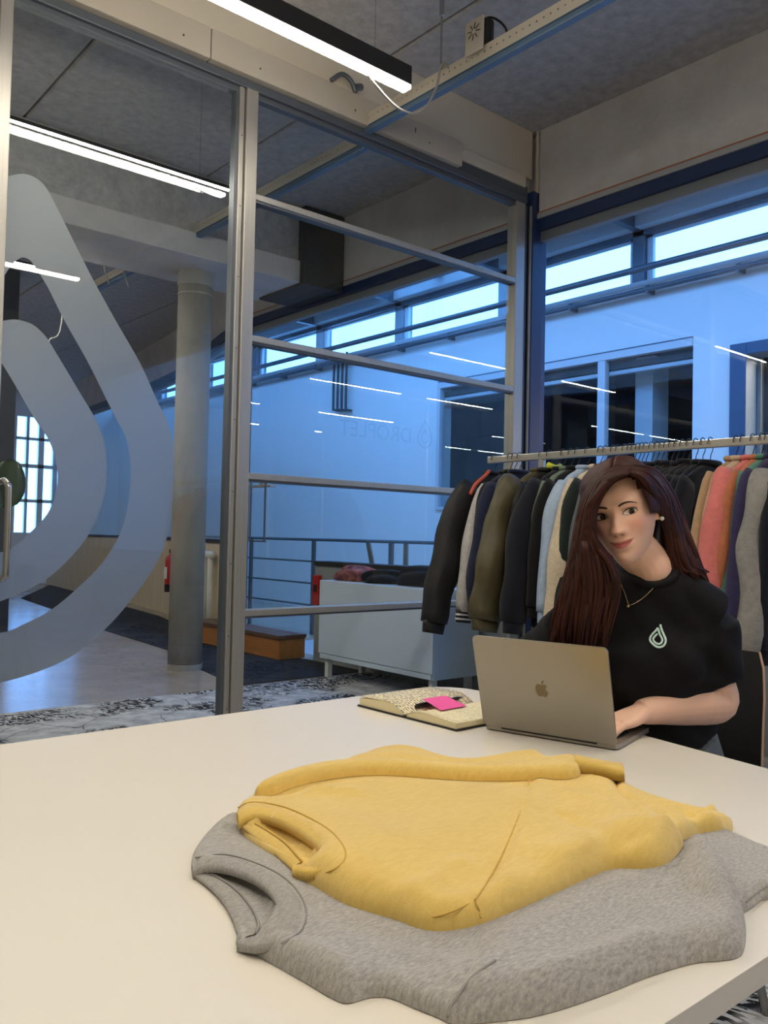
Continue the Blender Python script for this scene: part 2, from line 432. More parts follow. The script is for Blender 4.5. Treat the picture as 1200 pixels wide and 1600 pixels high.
for v0, v1 in ((-4.0, VA-0.05), (VA+0.06, 8.0)):
    pB('sealant_strip', M_rust, (UB-0.004, UB+0.05, v0, v1, 3.503, 3.519))
    pB('sill_strip', M_sill, (UB-0.012, UB+0.05, v0, v1, 3.468, 3.505), bevel=0.003)
    pB('head_frame', M_navy, (UB+0.0, UB+0.1, v0, v1, 3.385, 3.468), bevel=0.003)
    pB('inner_head', M_alud2, (UB+0.03, UB+0.09, v0, v1, 3.315, 3.385), bevel=0.003)
pB('corner_post', M_navy, (UB-0.055, UB+0.1, VA-0.055, VA+0.06, 0, 3.66), bevel=0.004)
pB('corner_trim', M_alu, (UB-0.07, UB-0.052, VA-0.045, VA-0.03, 0, 3.55), bevel=0.002)
M_par = mat('grey painted parapet', srgb(150, 156, 158), 0.7, var=0.05, scale=3)
pB('parapet', M_par, (UB, UB+0.16, -4.0, VA-0.05, 0, ZP-0.04))
pB('parapet', M_par, (UB, UB+0.16, VA+0.06, 6.5, 0, ZP-0.04))
for v0, v1 in ((-4.0, VA-0.05), (VA+0.06, 6.5)):
    pB('parapet_cap', M_dark, (UB-0.02, UB+0.18, v0, v1, ZP-0.04, ZP), bevel=0.003)
for v0, v1 in ((-4.0, -1.5), (-1.49, 1.2), (1.21, VA-0.06), (VA+0.06, 5.05), (5.06, 6.49)):
    pB('pane', M_glassB, (UB+0.055, UB+0.063, v0, v1, ZP, 3.37))
# the glass door leaf to the atrium between the parapet and the bend
pB('pane', M_glassB, (UB+0.055, UB+0.063, 6.5, 7.42, 0.22, 3.37))
pB('pane', M_glassB, (UB+0.055, UB+0.063, 7.43, 8.0, 0.22, 3.37))
pB('door_handle', M_alud, (UB+0.02, UB+0.035, 7.44, 7.455, 1.10, 1.72), (UB+0.02, UB+0.035, 7.72, 7.735, 1.10, 1.72), (UB+0.02, UB+0.05, 7.44, 7.74, 1.09, 1.105))
pB('floor_closer', M_alu, (UB+0.02, UB+0.09, 7.35, 7.75, 1.66, 1.68), (UB+0.02, UB+0.07, 7.48, 7.56, 1.68, 1.78))
pB('mullion', M_alud, (UB+0.03, UB+0.09, 7.86, 7.93, 0.2, 3.37))
pB('pane', M_glassB, (UB+0.055, UB+0.063, 7.93, 8.0, 0.22, 3.37))

# facade beyond the bend, turning outwards
FB = [(4.70, 8.0), (5.60, 11.4), (5.85, 13.2), (6.3, 18.5)]
wf = struct(empty('wall_far', (5.2, 10, 0)), 'facade beyond the bend with plywood parapet and dark cap')
M_ply = mat('pale plywood', srgb(224, 208, 178), 0.65, var=0.08, scale=2.0, stretch=(6, 6, 0.6))
for (a0, a1), (b0, b1) in zip(FB[:-1], FB[1:]):
    def seg(name, m, du0, du1, z0, z1):
        d = Vector((b0-a0, b1-a1, 0)).normalized(); n = Vector((d.y, -d.x, 0))
        A, B = Vector((a0, a1, 0)), Vector((b0, b1, 0))
        o = MB().prism([A+n*du0, B+n*du0, B+n*du1, A+n*du1], z0, z1).build(name, m, wf); o.location = (-5.2, -10, 0); return o
    seg('concrete_beam', M_conc, 0, 0.3, 3.515, 4.12)
    seg('head_frame', M_navy, 0, 0.1, 3.405, 3.515)
    seg('inner_head', M_alud, 0.03, 0.09, 3.36, 3.405)
    seg('parapet', M_ply, 0, 0.12, 0, 1.06)
    seg('parapet_cap', M_dark, -0.02, 0.14, 1.06, 1.10)
    seg('pane', M_glassB, 0.05, 0.058, 1.10, 3.37)

# ---------------------------------------------------------------- atrium behind the facade
UW = 8.0
M_wallw = mat('white painted atrium wall', srgb(232, 232, 230), 0.75)
M_frameb = mat('pale grey window frame', srgb(205, 208, 212), 0.5)
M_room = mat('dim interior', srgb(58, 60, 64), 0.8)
wa = struct(empty('wall_atrium', (UW, 6, 0)), 'white atrium wall with openings and clerestory, bluish in daylight')
def pW(name, m, *b, **k):
    mb = MB()
    for q in b: mb.box(*q)
    o = mb.build(name, m, wa, **k); o.location = (-UW, -6, 0); return o
ZS = 3.98   # clerestory sill
WT = 0.25
OP = (4.55, 8.30, 1.55, 3.30)           # dark window band v0 v1 z0 z1
DO = (1.6, 4.14, -0.1, 3.14)            # lit doorway
pW('wall_panel', M_wallw, (UW, UW+WT, -4, DO[0], -3.0, ZS), (UW, UW+WT, DO[0], DO[1], DO[3], ZS), (UW, UW+WT, DO[0], DO[1], -3, DO[2]),
   (UW, UW+WT, DO[1], OP[0], -3, ZS), (UW, UW+WT, OP[0], OP[1], OP[3], ZS), (UW, UW+WT, OP[0], OP[1], -3, OP[2]), (UW, UW+WT, OP[1], 19, -3, ZS))
# window band: frame, mullions, tall panes, dim room behind
pW('window_frame', M_frameb, (UW-0.03, UW+0.06, OP[0], OP[1], OP[3]-0.10, OP[3]-0.02), (UW-0.03, UW+0.06, OP[1]-0.06, OP[1], OP[2]+0.041, OP[3]-0.101), (UW-0.03, UW+0.06, OP[0], OP[1], OP[2], OP[2]+0.04), bevel=0.004)
pW('window_frame', M_alud, (UW-0.015, UW+0.055, OP[0], OP[1], OP[3]-0.019, OP[3]-0.001))
pW('mullion', M_frameb, (UW-0.026, UW+0.056, 5.60, 5.70, OP[2]+0.041, OP[3]-0.101), bevel=0.004)
pW('mullion', M_frameb, (UW+0.30, UW+0.62, 5.20, 5.42, OP[2], OP[3]-0.05))
pW('mullion', M_frameb, (UW-0.02, UW+0.05, 6.85, 6.90, OP[2]+0.041, OP[3]-0.101), bevel=0.004)
pW('blind_track', M_dark, (UW+0.06, UW+0.16, OP[0], OP[1], OP[3]-0.2, OP[3]-0.14))
pW('blind_track', M_frameb, (UW+0.06, UW+0.12, OP[0], OP[1], OP[3]-0.26, OP[3]-0.22))
for v0, v1 in ((OP[0], 5.6), (5.7, 6.85), (6.9, OP[1]-0.06)):
    pW('pane', M_glass, (UW+0.02, UW+0.028, v0, v1, OP[2]+0.04, OP[3]-0.1))
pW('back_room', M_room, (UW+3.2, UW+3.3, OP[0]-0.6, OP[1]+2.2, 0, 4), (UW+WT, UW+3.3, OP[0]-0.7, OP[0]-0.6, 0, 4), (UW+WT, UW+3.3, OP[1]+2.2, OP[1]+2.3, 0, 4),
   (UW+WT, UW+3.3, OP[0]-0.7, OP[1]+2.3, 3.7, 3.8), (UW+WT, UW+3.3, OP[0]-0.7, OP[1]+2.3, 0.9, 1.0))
pW('room_panel', mat('mid grey panel', srgb(96, 104, 110), 0.7), (UW+2.6, UW+2.7, 9.3, 10.3, 1.2, 2.9), (UW+1.8, UW+1.9, 8.5, 9.0, 1.0, 2.3))
M_red = mat('signal red', srgb(190, 40, 36), 0.45)
pW('call_point', M_red, (UW+2.55, UW+2.6, 10.0, 10.14, 1.55, 1.69))
pW('room_column', M_room, (UW+1.2, UW+1.5, 6.3, 6.6, 1, 3.7))
# lit doorway on the near side
M_warm = mat('warm cream wall', srgb(222, 208, 184), 0.7)
pW('door_frame', mat('blue grey door frame', srgb(70, 92, 120), 0.5), (UW-0.04, UW+WT-0.01, DO[1]-0.17, DO[1]-0.002, 0, DO[3]-0.002), (UW-0.04, UW+WT-0.01, DO[0]+0.002, DO[1]-0.171, DO[3]-0.12, DO[3]-0.002), bevel=0.006)
pW('jamb', M_alu, (UW+WT-0.06, UW+WT+0.02, DO[1]-0.21, DO[1]-0.17, 0, DO[3]-0.1))
pW('lit_room', M_warm, (UW+2.4, UW+2.5, DO[0]-1.5, DO[1]+0.6, -0.1, 3.6), (UW+WT, UW+2.5, DO[1]+0.05, DO[1]+0.15, -0.1, 3.6), (UW+WT, UW+2.5, DO[0]-1.6, DO[0]-1.5, -0.1, 3.6),
   (UW+WT, UW+2.5, DO[0]-1.6, DO[1]+0.6, 3.4, 3.5), (UW+WT, UW+2.5, DO[0]-1.6, DO[1]+0.6, -0.2, -0.1))
pW('inner_door', M_white, (UW+2.34, UW+2.4, 3.2, 4.12, 0, 2.55), bevel=0.01)
pW('inner_door_pane', mat('grey door pane', srgb(120, 128, 132), 0.2), (UW+2.33, UW+2.345, 3.3, 4.0, 0.3, 2.4))
lr = bpy.data.lights.new('lit_room_lamp', 'AREA'); lr.energy = 240; lr.size = 1.0; lr.color = (1.0, 0.83, 0.62)
lro = bpy.data.objects.new('lit_room_lamp', lr); COL.objects.link(lro); lro.location = (UW+1.3, 2.6, 3.38); lro.parent = wa; lro.matrix_parent_inverse = wa.matrix_world.inverted(); lro.location = (1.3, -3.4, 3.38)
# clerestory
ZCL = 4.50
PV = [-2.6, -0.65, 1.3, 3.25, 5.2, 7.15, 9.15, 11.1, 13.05, 15.0, 17.0, 19.0]
for v in PV: pW('clerestory_post', M_alud, (UW-0.02, UW+0.2, v-0.07, v+0.07, ZS, ZCL+0.1), bevel=0.004)
for v0, v1 in zip(PV[:-1], PV[1:]):
    pW('clerestory_frame', M_frameb, (UW+0.05, UW+0.1, v0+0.07, v0+0.14, ZS, ZCL), (UW+0.05, UW+0.1, v1-0.14, v1-0.07, ZS, ZCL), (UW+0.05, UW+0.1, v0+0.07, v1-0.07, ZS, ZS+0.035), (UW+0.05, UW+0.1, v0+0.07, v1-0.07, ZCL-0.02, ZCL+0.03))
    pW('clerestory_pane', M_glass, (UW+0.07, UW+0.078, v0+0.14, v1-0.14, ZS+0.035, ZCL-0.02))
M_roofu = mat('pale grey roof underside', srgb(176, 180, 182), 0.7)
pW('roof_edge', M_roofu, (UW-0.15, UW+0.14, -4, 19, ZCL+0.06, ZCL+0.22), bevel=0.004)
pW('roof_edge', M_alud, (UW-0.02, UW+0.12, -4, 19, ZCL+0.0, ZCL+0.06))
# roof: solid strip along the wall, glazed strip along the facade
pW('roof_deck', M_roofu, (6.6, UW+0.14, -4, 7.1, ZCL+0.22, ZCL+0.30))
pW('roof_deck', M_roofu, (6.6, UW+0.14, 9.3, 19, ZCL+0.22, ZCL+0.30))
pW('skylight_pane', M_glass, (6.6, UW+0.2, 7.1, 9.3, ZCL+0.24, ZCL+0.25))
for k in range(4): pW('skylight_bar', M_frameb, (6.75+k*0.36, 6.83+k*0.36, 7.1, 9.3, ZCL+0.2, ZCL+0.26))
pW('skylight_bar', M_frameb, (6.6, UW+0.2, 8.1, 8.2, ZCL+0.2, ZCL+0.27))
for v in PV: pW('rafter', M_alud, (UB+0.2, UW, v-0.04, v+0.04, ZCL+0.05, ZCL+0.22), bevel=0.004)
for v0, v1 in zip(PV[3:-1], PV[4:]):
    pW('bracing', M_alud, (6.7, 6.72, v0, v1, ZCL+0.12, ZCL+0.14))
pW('roof_purlin', M_alud, (6.5, 6.62, -4, 19, ZCL+0.14, ZCL+0.3))
# service pipes and ledge in front of the clerestory
mbp = MB().tube([(UW-0.35, -4, 4.015), (UW-0.35, 19, 4.015)], 0.035, 10)
o = mbp.build('rail_pipe', M_alud, wa, smooth=True); o.location = (-UW, -6, 0)
mbp = MB().tube([(UW-0.12, -4, 3.86), (UW-0.12, 19, 3.86)], 0.028, 10)
o = mbp.build('service_pipe', M_alud, wa, smooth=True); o.location = (-UW, -6, 0)
pW('ledge', M_frameb, (UW-0.06, UW, -4, 19, 3.93, 3.985))
for v in [-3+k*1.0 for k in range(20)]: pW('pipe_clip', M_alud, (UW-0.14, UW, v, v+0.03, 3.82, 3.9))
# four bent pipes high on the atrium wall
for k, xx in enumerate((520.5, 527, 533.5, 540)):
    q_ = onu(xx, 642, UW-0.08); vv, ze = q_.y, q_.z
    mbp = MB().tube(smoothcurve([(UW-0.08, vv, 4.0), (UW-0.08, vv, ze+0.1), (UW-0.08, vv-0.02, ze+0.02), (UW-0.02, vv-0.08, ze)], 4), 0.02, 8)
    o = mbp.build('downpipe', M_dark, wa, smooth=True); o.location = (-UW, -6, 0)
# floors and railing of the atrium
struct(MB().box(4.9, UW, -4, 7.9, -0.15, -0.02).build('floor_atrium', mat('pale blue grey vinyl', srgb(178, 184, 190), 0.4)), 'pale atrium landing beyond the facade glass')
struct(MB().box(4.0, UW+0.4, 18.9, 19.0, 0, 1.1).box(4.0, UW+0.4, 18.9, 19.0, 3.6, 5).box(4.0, 5.72, 18.9, 19, 1.1, 3.6).box(5.92, 5.98, 18.9, 19, 1.1, 3.6).box(6.18, 6.3, 18.9, 19, 1.1, 3.6).box(5.7, 6.5, 18.9, 19, 1.75, 1.82).box(5.7, 6.5, 18.9, 19, 2.5, 2.58).box(5.7, 6.5, 18.9, 19, 3.1, 3.16).box(6.5, 8.4, 18.9, 19, 1.1, 3.6).build('wall_end_atrium', M_wallw), 'far atrium end wall with tall windows')
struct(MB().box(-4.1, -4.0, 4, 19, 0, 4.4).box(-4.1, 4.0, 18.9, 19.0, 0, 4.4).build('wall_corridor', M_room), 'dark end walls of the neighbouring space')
struct(MB().box(4.9, UW+0.3, -4.1, -4.0, -3, 5).build('wall_atrium_near', M_wallw), 'white near end wall of the atrium')
rl = empty('railing', (5.9, 6, 0)); tag(rl, 'dark metal railing with horizontal bars on the atrium landing', 'railing')
def pR(name, mb, m): o = mb.build(name, m, rl, smooth=False); o.location = (-5.9, -6, 0); return o
for z in (1.12, 0.86, 0.60, 0.34): pR('bar', MB().tube([(5.9, 3.9, z), (5.9, 11.0, z)], 0.018 if z > 1 else 0.011, 8), M_alud)
for v in (4.0, 5.4, 6.8, 8.2, 9.6, 11.0): pR('baluster', MB().box(5.885, 5.915, v-0.025, v+0.025, -0.02, 1.12), M_alud)
cat_ = 0
for v0, v1 in ((7.25, 7.05), (6.85, 6.85), (6.62, 6.62)):
    pR('upright', MB().bar((5.95, v0, 1.12), (5.95, v1, 0.5), 0.06, 0.02, up=(1, 0, 0)), mat('brass brown upright', srgb(120, 112, 96), 0.5))

# ================================================================== lamps
M_led = mat('lit diffuser', (1, 1, 1), 0.5, emit=(1.0, 0.90, 0.75), estr=LAMP_E)
M_led2 = mat('lit slim diffuser', (1, 1, 1), 0.5, emit=(1.0, 0.90, 0.75), estr=LAMP_E*2.2)
M_lampb = mat('black lamp housing', srgb(32, 31, 30), 0.55)
ZL = 3.35
def linear_lamp(u0, u1, v, label, group=None, z=ZL, w=0.062, hh=0.105):
    L = empty('linear_lamp', (u0, v, z)); tag(L, label, 'ceiling lamp', group)
    MB().box(0, u1-u0, -w/2, w/2, 0.012, hh).build('housing', M_lampb, L, bevel=0.003)
    MB().box(0.003, u1-u0-0.003, -w/2+0.004, w/2-0.004, -0.006 if w > 0.05 else 0.006, 0.014).build('diffuser', M_led if w > 0.05 else M_led2, L)
    for t_ in (0.12, 0.88):
        x = (u1-u0)*t_
        MB().tube([(x, 0, hh-0.005), (x, 0, ZC-z)], 0.0015, 5).build('suspension_wire', M_steel, L)
    return L
G = 'linear ceiling lamps of the office'
linear_lamp(0.93, 2.69, 3.05, 'black suspended linear lamp nearest the glass partition in the office', G)
for k, (u0, v, lb) in enumerate(((-1.05, 3.05, 'office lamp in line behind the one by the partition'),
    (0.93, 0.55, 'office lamp hanging over the white table'), (-1.05, 0.55, 'office lamp behind the camera above the table end'),
    (0.93, -1.95, 'office lamp towards the side wall'), (-1.05, -1.95, 'office lamp in the rear corner'))):
    linear_lamp(u0, u0+1.76, v, lb, G)
G2 = 'linear ceiling lamps beyond the partition'
rows = ((4.74, 'first'), (7.25, 'second'), (9.67, 'third'), (12.2, 'fourth'), (14.5, 'fifth'))
for v, nm in rows:
    linear_lamp(0.93, 2.68, v, 'bright linear lamp, %s row beyond the glass partition, facade end' % nm, G2, w=0.026, hh=0.035)
    linear_lamp(-1.05, 0.70, v, 'bright linear lamp, %s row beyond the glass partition, inner end' % nm, G2, w=0.026, hh=0.035)

# ================================================================== cable trays
M_galv = mat('galvanised cream steel', srgb(204, 196, 182), 0.45, 0.3)
M_galvb = mat('blue grey tray steel', srgb(96, 120, 146), 0.4, 0.3)
def cable_tray(u, v0, v1, z, label):
    T = empty('cable_tray', (u, v0, z)); tag(T, label, 'cable tray')
    L = v1-v0
    # side flange as a strip with real round holes
    n = int(L/0.042); st = L/n; hh = 0.075; hr = 0.0055; mb = MB()
    for k in range(n):
        y0 = k*st; yc = y0+st/2; zc = 0.042
        o8 = [(yc+hr*math.cos(a_), zc+hr*math.sin(a_)) for a_ in [math.pi*(0.25+0.25*i) for i in range(8)]]
        cor = [(y0+st, hh), (yc, hh), (y0, hh), (y0, zc), (y0, 0), (yc, 0), (y0+st, 0), (y0+st, zc)]
        vs = [(0, p[0], p[1]) for p in o8]+[(0, p[0], p[1]) for p in cor]
        mb.add(vs, [(i, (i+1) % 8, 8+(i+1) % 8, 8+i) for i in range(8)])
    sf = mb.build('perforated_flange', M_galv, T)
    md = sf.modifiers.new('thick', 'SOLIDIFY'); md.thickness = 0.003
    MB().box(0.0, 0.055, 0, L, -0.004, 0).build('tray_base', M_galvb, T)
    MB().box(0.052, 0.055, 0, L, -0.004, 0.06).build('back_flange', M_galv, T)
    MB().box(0.006, 0.012, 0, L, -0.03, -0.004).box(0.006, 0.048, 0, L, -0.034, -0.03).box(0.042, 0.048, 0, L, -0.03, -0.004).build('channel', M_galvb, T, bevel=0.002)
    return T
t1 = cable_tray(3.10, -3.8, VA-0.02, 3.61, 'perforated cream cable tray hanging under the office ceiling')
MB().tube([(0.03, 7.08, 0), (0.03, 7.08, 0.50)], 0.006, 8).build('hanger_rod', M_steel, t1)
MB().tube([(0.03, 7.08, 0.40), (0.03, 7.08, 0.50)], 0.014, 10).build('rod_sleeve', M_steel, t1)
MB().tube([(0.03, 4.5, 0), (0.03, 4.5, 0.50)], 0.006, 8).build('hanger_rod', M_steel, t1)
cable_tray(3.22, VA+0.06, 9.3, 3.61, 'cable tray running on beyond the glass partition')
# speaker-like sounder box on the tray
jb = empty('sounder_box', (3.09, 2.985, 3.66)); tag(jb, 'cream box with radial slots standing on the office cable tray', 'sounder')
MB().box(-0.012, 0.0, -0.062, 0.062, 0, 0.175).build('face_plate', M_galv, jb, bevel=0.004)
for k in range(8):
    a_ = k*math.pi/4+0.2
    MB().bar((-0.0135, 0.014*math.cos(a_), 0.11+0.014*math.sin(a_)), (-0.0135, 0.045*math.cos(a_), 0.11+0.045*math.sin(a_)), 0.004, 0.002, up=(1, 0, 0)).build('slot', M_black, jb)
MB().cyl((0.05, -0.02), 0.045, 0.03, 0.17, 16).build('driver', M_black, jb, smooth=False)
MB().tube(smoothcurve([(0.02, 0.02, 0.17), (0.06, -0.05, 0.19), (0.09, -0.12, 0.12), (0.09, -0.14, 0.03)], 6), 0.006, 6).build('cable', M_black, jb, smooth=True)
# looping flex from the lamp to the tray
fx = smoothcurve([(2.33, 3.05, 3.425), (2.50, 3.08, 3.33), (2.72, 3.14, 3.30), (2.92, 3.20, 3.38), (3.04, 3.22, 3.55), (3.06, 3.20, 3.68), (3.12, 3.18, 3.66)], 8)
tag(MB().tube(fx, 0.006, 8).build('lamp_flex', mat('grey flex', srgb(150, 146, 140), 0.5), smooth=True), 'grey flex looping from the office lamp up to the tray', 'cable')
bc = empty('conduit_bend', (2.95, VA-0.03, 3.80)); tag(bc, 'dark bent conduit on the fascia beside the tray end', 'conduit')
MB().tube(smoothcurve([(-0.1, -0.01, 0.0), (-0.04, -0.03, 0.05), (0.02, -0.04, 0.03), (0.06, -0.04, -0.03)], 5), 0.013, 8).build('pipe', M_alud, bc, smooth=True)
MB().tube([(0.05, -0.04, 0.0), (0.10, -0.04, 0.02)], 0.02, 10).build('coupling', M_alud, bc)

# ================================================================== beyond the partition
# downstand beam over the round column
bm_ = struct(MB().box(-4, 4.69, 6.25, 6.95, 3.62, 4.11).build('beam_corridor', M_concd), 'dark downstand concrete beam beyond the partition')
struct(MB().box(-4, 4.30, 6.22, 7.0, 3.42, 3.62).build('beam_ledge', M_conc, bevel=0.01), 'lighter lower ledge of the concrete beam')
struct(MB().box(4.25, 4.69, 6.15, 6.9, 3.40, 4.1).build('beam_shoe', M_dark, bevel=0.01), 'dark steel shoe where the beam meets the facade')
cl = empty('concrete_column', (3.46, 6.66, 0)); cl['kind'] = 'structure'; cl['label'] = 'round grey concrete column standing beyond the glass door'
M_col = mat('column concrete', srgb(138, 138, 134), 0.75, col2=srgb(172, 170, 163), scale=2.2, bump=0.2, bscale=14, detail=12, stretch=(1, 1, 0.45))
MB().cyl((0, 0), 0.145, 0, 3.44, 48).build('shaft', M_col, cl, smooth=False)
for p_ in cl.children[0].data.polygons: p_.use_smooth = len(p_.vertices) == 4
MB().cyl((0, 0), 0.150, 3.22, 3.235, 40).cyl((0, 0), 0.152, 3.30, 3.43, 40).build('collar', M_col, cl)
MB().cyl((0, 0), 0.149, 0, 0.05, 40).build('base_ring', M_col, cl)

def mat_piece(name, px, label, m, th=0.008):
    o = MB().prism([onz(x, y, 0) for x, y in px], 0.0, th).build(name, m); tag(o, label, 'floor mat'); return o
M_mat = mat('charcoal ribbed mat', srgb(40, 41, 42), 0.95, spec=0.1, var=0.15, scale=60, bump=0.3, bscale=200)
o = MB().prism([(4.0, 9.72), (5.5, 12.6), (5.30, 11.0), (4.62, 8.3), (4.66, 5.70), (3.40, 5.70), (3.62, 6.9), (3.87, 7.85)], 0.0, 0.008).build('entrance_mat', M_mat)
tag(o, 'charcoal entrance mat running past the round column to the wooden step', 'floor mat')
mat_piece('entrance_mat', [(33, 935), (78, 914), (118, 925), (82, 952)], 'small charcoal mat seen inside the frosted emblem', M_mat)

# wooden step in front of the atrium door
st = empty('wooden_step', (4.55, 7.4, 0)); tag(st, 'orange brown wooden step with dark top by the atrium door', 'step')
M_wood = mat('orange oak', srgb(176, 112, 48), 0.5, var=0.18, scale=3, stretch=(8, 1, 8))
M_woodt = mat('dark worn oak', srgb(96, 66, 46), 0.45, var=0.2, scale=3, stretch=(8, 1, 8))
MB().box(-0.16, 0.13, -0.79, 0.9, 0.01, 0.20).build('box', M_wood, st, bevel=0.004)
for k in range(3): MB().box(-0.18+k*0.105, -0.18+k*0.105+0.102, -0.81, 0.9, 0.20, 0.235).build('tread_board', M_woodt, st, bevel=0.003)

# white sideboard behind the partition
cb = empty('sideboard', (4.42, 5.03, 0)); tag(cb, 'white sideboard on short legs behind the glass partition', 'sideboard')
M_side = mat('pale blue white lacquer', srgb(206, 220, 236), 0.35)
MB().box(-0.22, 0.24, -0.68, 0.69, 0.155, 0.80).build('body', M_side, cb, bevel=0.004)
MB().box(-0.235, -0.222, -0.68, 0.69, 0.20, 0.80).build('front_panel', M_side, cb, bevel=0.003)
MB().box(-0.232, -0.222, -0.66, 0.67, 0.158, 0.195).build('plinth_rail', M_side, cb, bevel=0.003)
for u in (-0.19, 0.17):
    for v in (-0.64, 0.61): MB().box(u, u+0.045, v, v+0.045, 0, 0.158).build('leg', M_white, cb, bevel=0.003)
# things lying on the sideboard
M_fab_b = mat('black fabric', srgb(20, 20, 24), 0.9, var=0.3, scale=30, bump=0.5, bscale=40)
M_fab_p = mat('pink patterned fabric', srgb(60, 34, 36), 0.85, col2=srgb(190, 110, 104), scale=14, bump=0.5, bscale=30)
def bundle(name, c, s, m, label, cat, seed):
    rnd = random.Random(seed); bm = bmesh.new(); bmesh.ops.create_icosphere(bm, subdivisions=4, radius=1)
    ph = [(rnd.uniform(2, 5), rnd.uniform(2, 5), rnd.uniform(2, 5), rnd.uniform(0, 6)) for _ in range(6)]
    for v in bm.verts:
        p = v.co.copy(); k = 1+sum(0.05*math.sin(a_*p.x*1.3+b2*p.y+c2*p.z+d_) for a_, b2, c2, d_ in ph)
        q = Vector((abs(p.x)**0.7*math.copysign(1, p.x), abs(p.y)**0.7*math.copysign(1, p.y), p.z))*k
        v.co = Vector((q.x*s[0], q.y*s[1], max(-0.4, q.z)*s[2]))
    me = bpy.data.meshes.new(name); bm.to_mesh(me); bm.free(); me.materials.append(m)
    me.polygons.foreach_set('use_smooth', [True]*len(me.polygons))
    o = bpy.data.objects.new(name, me); COL.objects.link(o); o.location = (c[0], c[1], c[2]+0.4*s[2]); tag(o, label, cat)
    return o
bundle('folded_jacket', (4.42, 5.50, 0.802), (0.15, 0.17, 0.085), M_fab_p, 'pink patterned jacket bundled on the sideboard end', 'jacket', 1)
bundle('folded_jacket', (4.45, 5.17, 0.802), (0.16, 0.17, 0.075), M_fab_b, 'black padded jacket lying in the middle of the sideboard', 'jacket', 2)
bundle('duffel_bag', (4.45, 4.73, 0.802), (0.14, 0.24, 0.10), M_fab_b, 'black bag lying on the sideboard behind the hanging jackets', 'bag', 3)
cp = empty('fire_call_point', (4.69, 6.44, 0.66)); tag(cp, 'red fire call box on the parapet end by the sideboard', 'call point')
MB().box(-0.03, 0.01, -0.05, 0.05, -0.14, 0.14).build('case', M_red, cp, bevel=0.006)
MB().box(-0.034, -0.029, -0.022, 0.022, -0.02, 0.05).build('window', M_dark, cp)

# fire extinguisher on the plywood parapet, partly behind the column
fe = empty('fire_extinguisher', (5.05, 10.17, 0.42)); tag(fe, 'red fire extinguisher hanging on the plywood parapet behind the column', 'fire extinguisher')
MB().loft([[(r_*math.cos(2*math.pi*k/20), r_*math.sin(2*math.pi*k/20), z_) for k in range(20)] for r_, z_ in ((0.07, 0.03), (0.078, 0.05), (0.078, 0.38), (0.068, 0.43), (0.03, 0.46), (0.02, 0.48))]).build('cylinder', M_red, fe, smooth=True)
MB().cyl((0, 0), 0.08, -0.02, 0.08, 20).build('foot', M_black, fe)
MB().box(-0.02, 0.02, -0.06, 0.03, 0.48, 0.53).bar((0, 0, 0.5), (0, -0.1, 0.55), 0.02, 0.015).build('valve', M_black, fe, bevel=0.003)
MB().box(-0.081, -0.076, -0.04, 0.03, 0.15, 0.30).build('instruction_label', M_white, fe)
MB().tube(smoothcurve([(0.0, -0.04, 0.5), (-0.05, -0.09, 0.42), (-0.05, -0.1, 0.2), (-0.04, -0.09, 0.1)], 5), 0.01, 8).build('hose', M_black, fe, smooth=True)
# white twin pipes next to the column
tp = empty('heating_pipes', (4.80, 8.75, 0)); tag(tp, 'white twin heating pipes standing against the parapet right of the column', 'pipe')
for v in (-0.06, 0.08): MB().tube([(0, v, 0.0), (0, v, 0.95)], 0.032, 12).build('riser', M_white, tp, smooth=True)
MB().tube([(0, -0.12, 0.92), (0, 0.14, 0.92)], 0.045, 12).build('header_pipe', M_white, tp, smooth=True)

# dark column, plant and far glazing at the left
struct(MB().box(2.35, 3.0, 10.0, 10.5, 0, 4.1).build('column_dark', mat('dark slate cladding', srgb(44, 50, 58), 0.6, var=0.15, scale=12, stretch=(10, 10, 0.3))), 'dark clad pillar at the far left beyond the emblem')
pl = empty('potted_plant', (1.28, 5.4, 0)); tag(pl, 'dark green broad leafed plant in black pot beyond the door handle', 'plant')
MB().loft([[(r_*math.cos(2*math.pi*k/24), r_*math.sin(2*math.pi*k/24), z_) for k in range(24)] for r_, z_ in ((0.13, 0), (0.17, 0.32), (0.17, 0.34), (0.15, 0.34), (0.15, 0.30))]).build('pot', M_black, pl, smooth=False)
M_leaf = mat('waxy leaf green', srgb(26, 52, 24), 0.45, var=0.3, scale=14, coat=0.2)
M_stem = mat('plant stem', srgb(92, 84, 54), 0.7)
rnd = random.Random(4)
def leaf(parent, base, tip, wd, m, name='leaf', droop=0.1):
    base, tip = Vector(base), Vector(tip); d = tip-base; L = d.length; d.normalize()
    sd = d.cross(Vector((0, 0, 1))).normalized(); up = sd.cross(d); rings = []; N = 10
    vs = []; fs = []
    for i in range(N+1):
        t_ = i/N; w = wd*math.sin(math.pi*min(1, t_**0.75))**0.8*(1 if t_ < 1 else 0)+0.002
        c = base+d*L*t_-Vector((0, 0, droop*t_*t_))
        for s_ in (-1, -0.5, 0, 0.5, 1): vs.append(c+sd*w*s_+up*(abs(s_)*w*0.25))
    for i in range(N):
        for k in range(4): fs.append((i*5+k, i*5+k+1, i*5+5+k+1, i*5+5+k))
    o = MB().add(vs, fs).build(name, m, parent, smooth=True)
    md = o.modifiers.new('t', 'SOLIDIFY'); md.thickness = 0.002
    return o
MB().tube(smoothcurve([(0, 0, 0.3), (0.03, 0.02, 0.7), (0.05, 0.0, 1.2)], 6), 0.014, 8).build('stem', M_stem, pl, smooth=True)
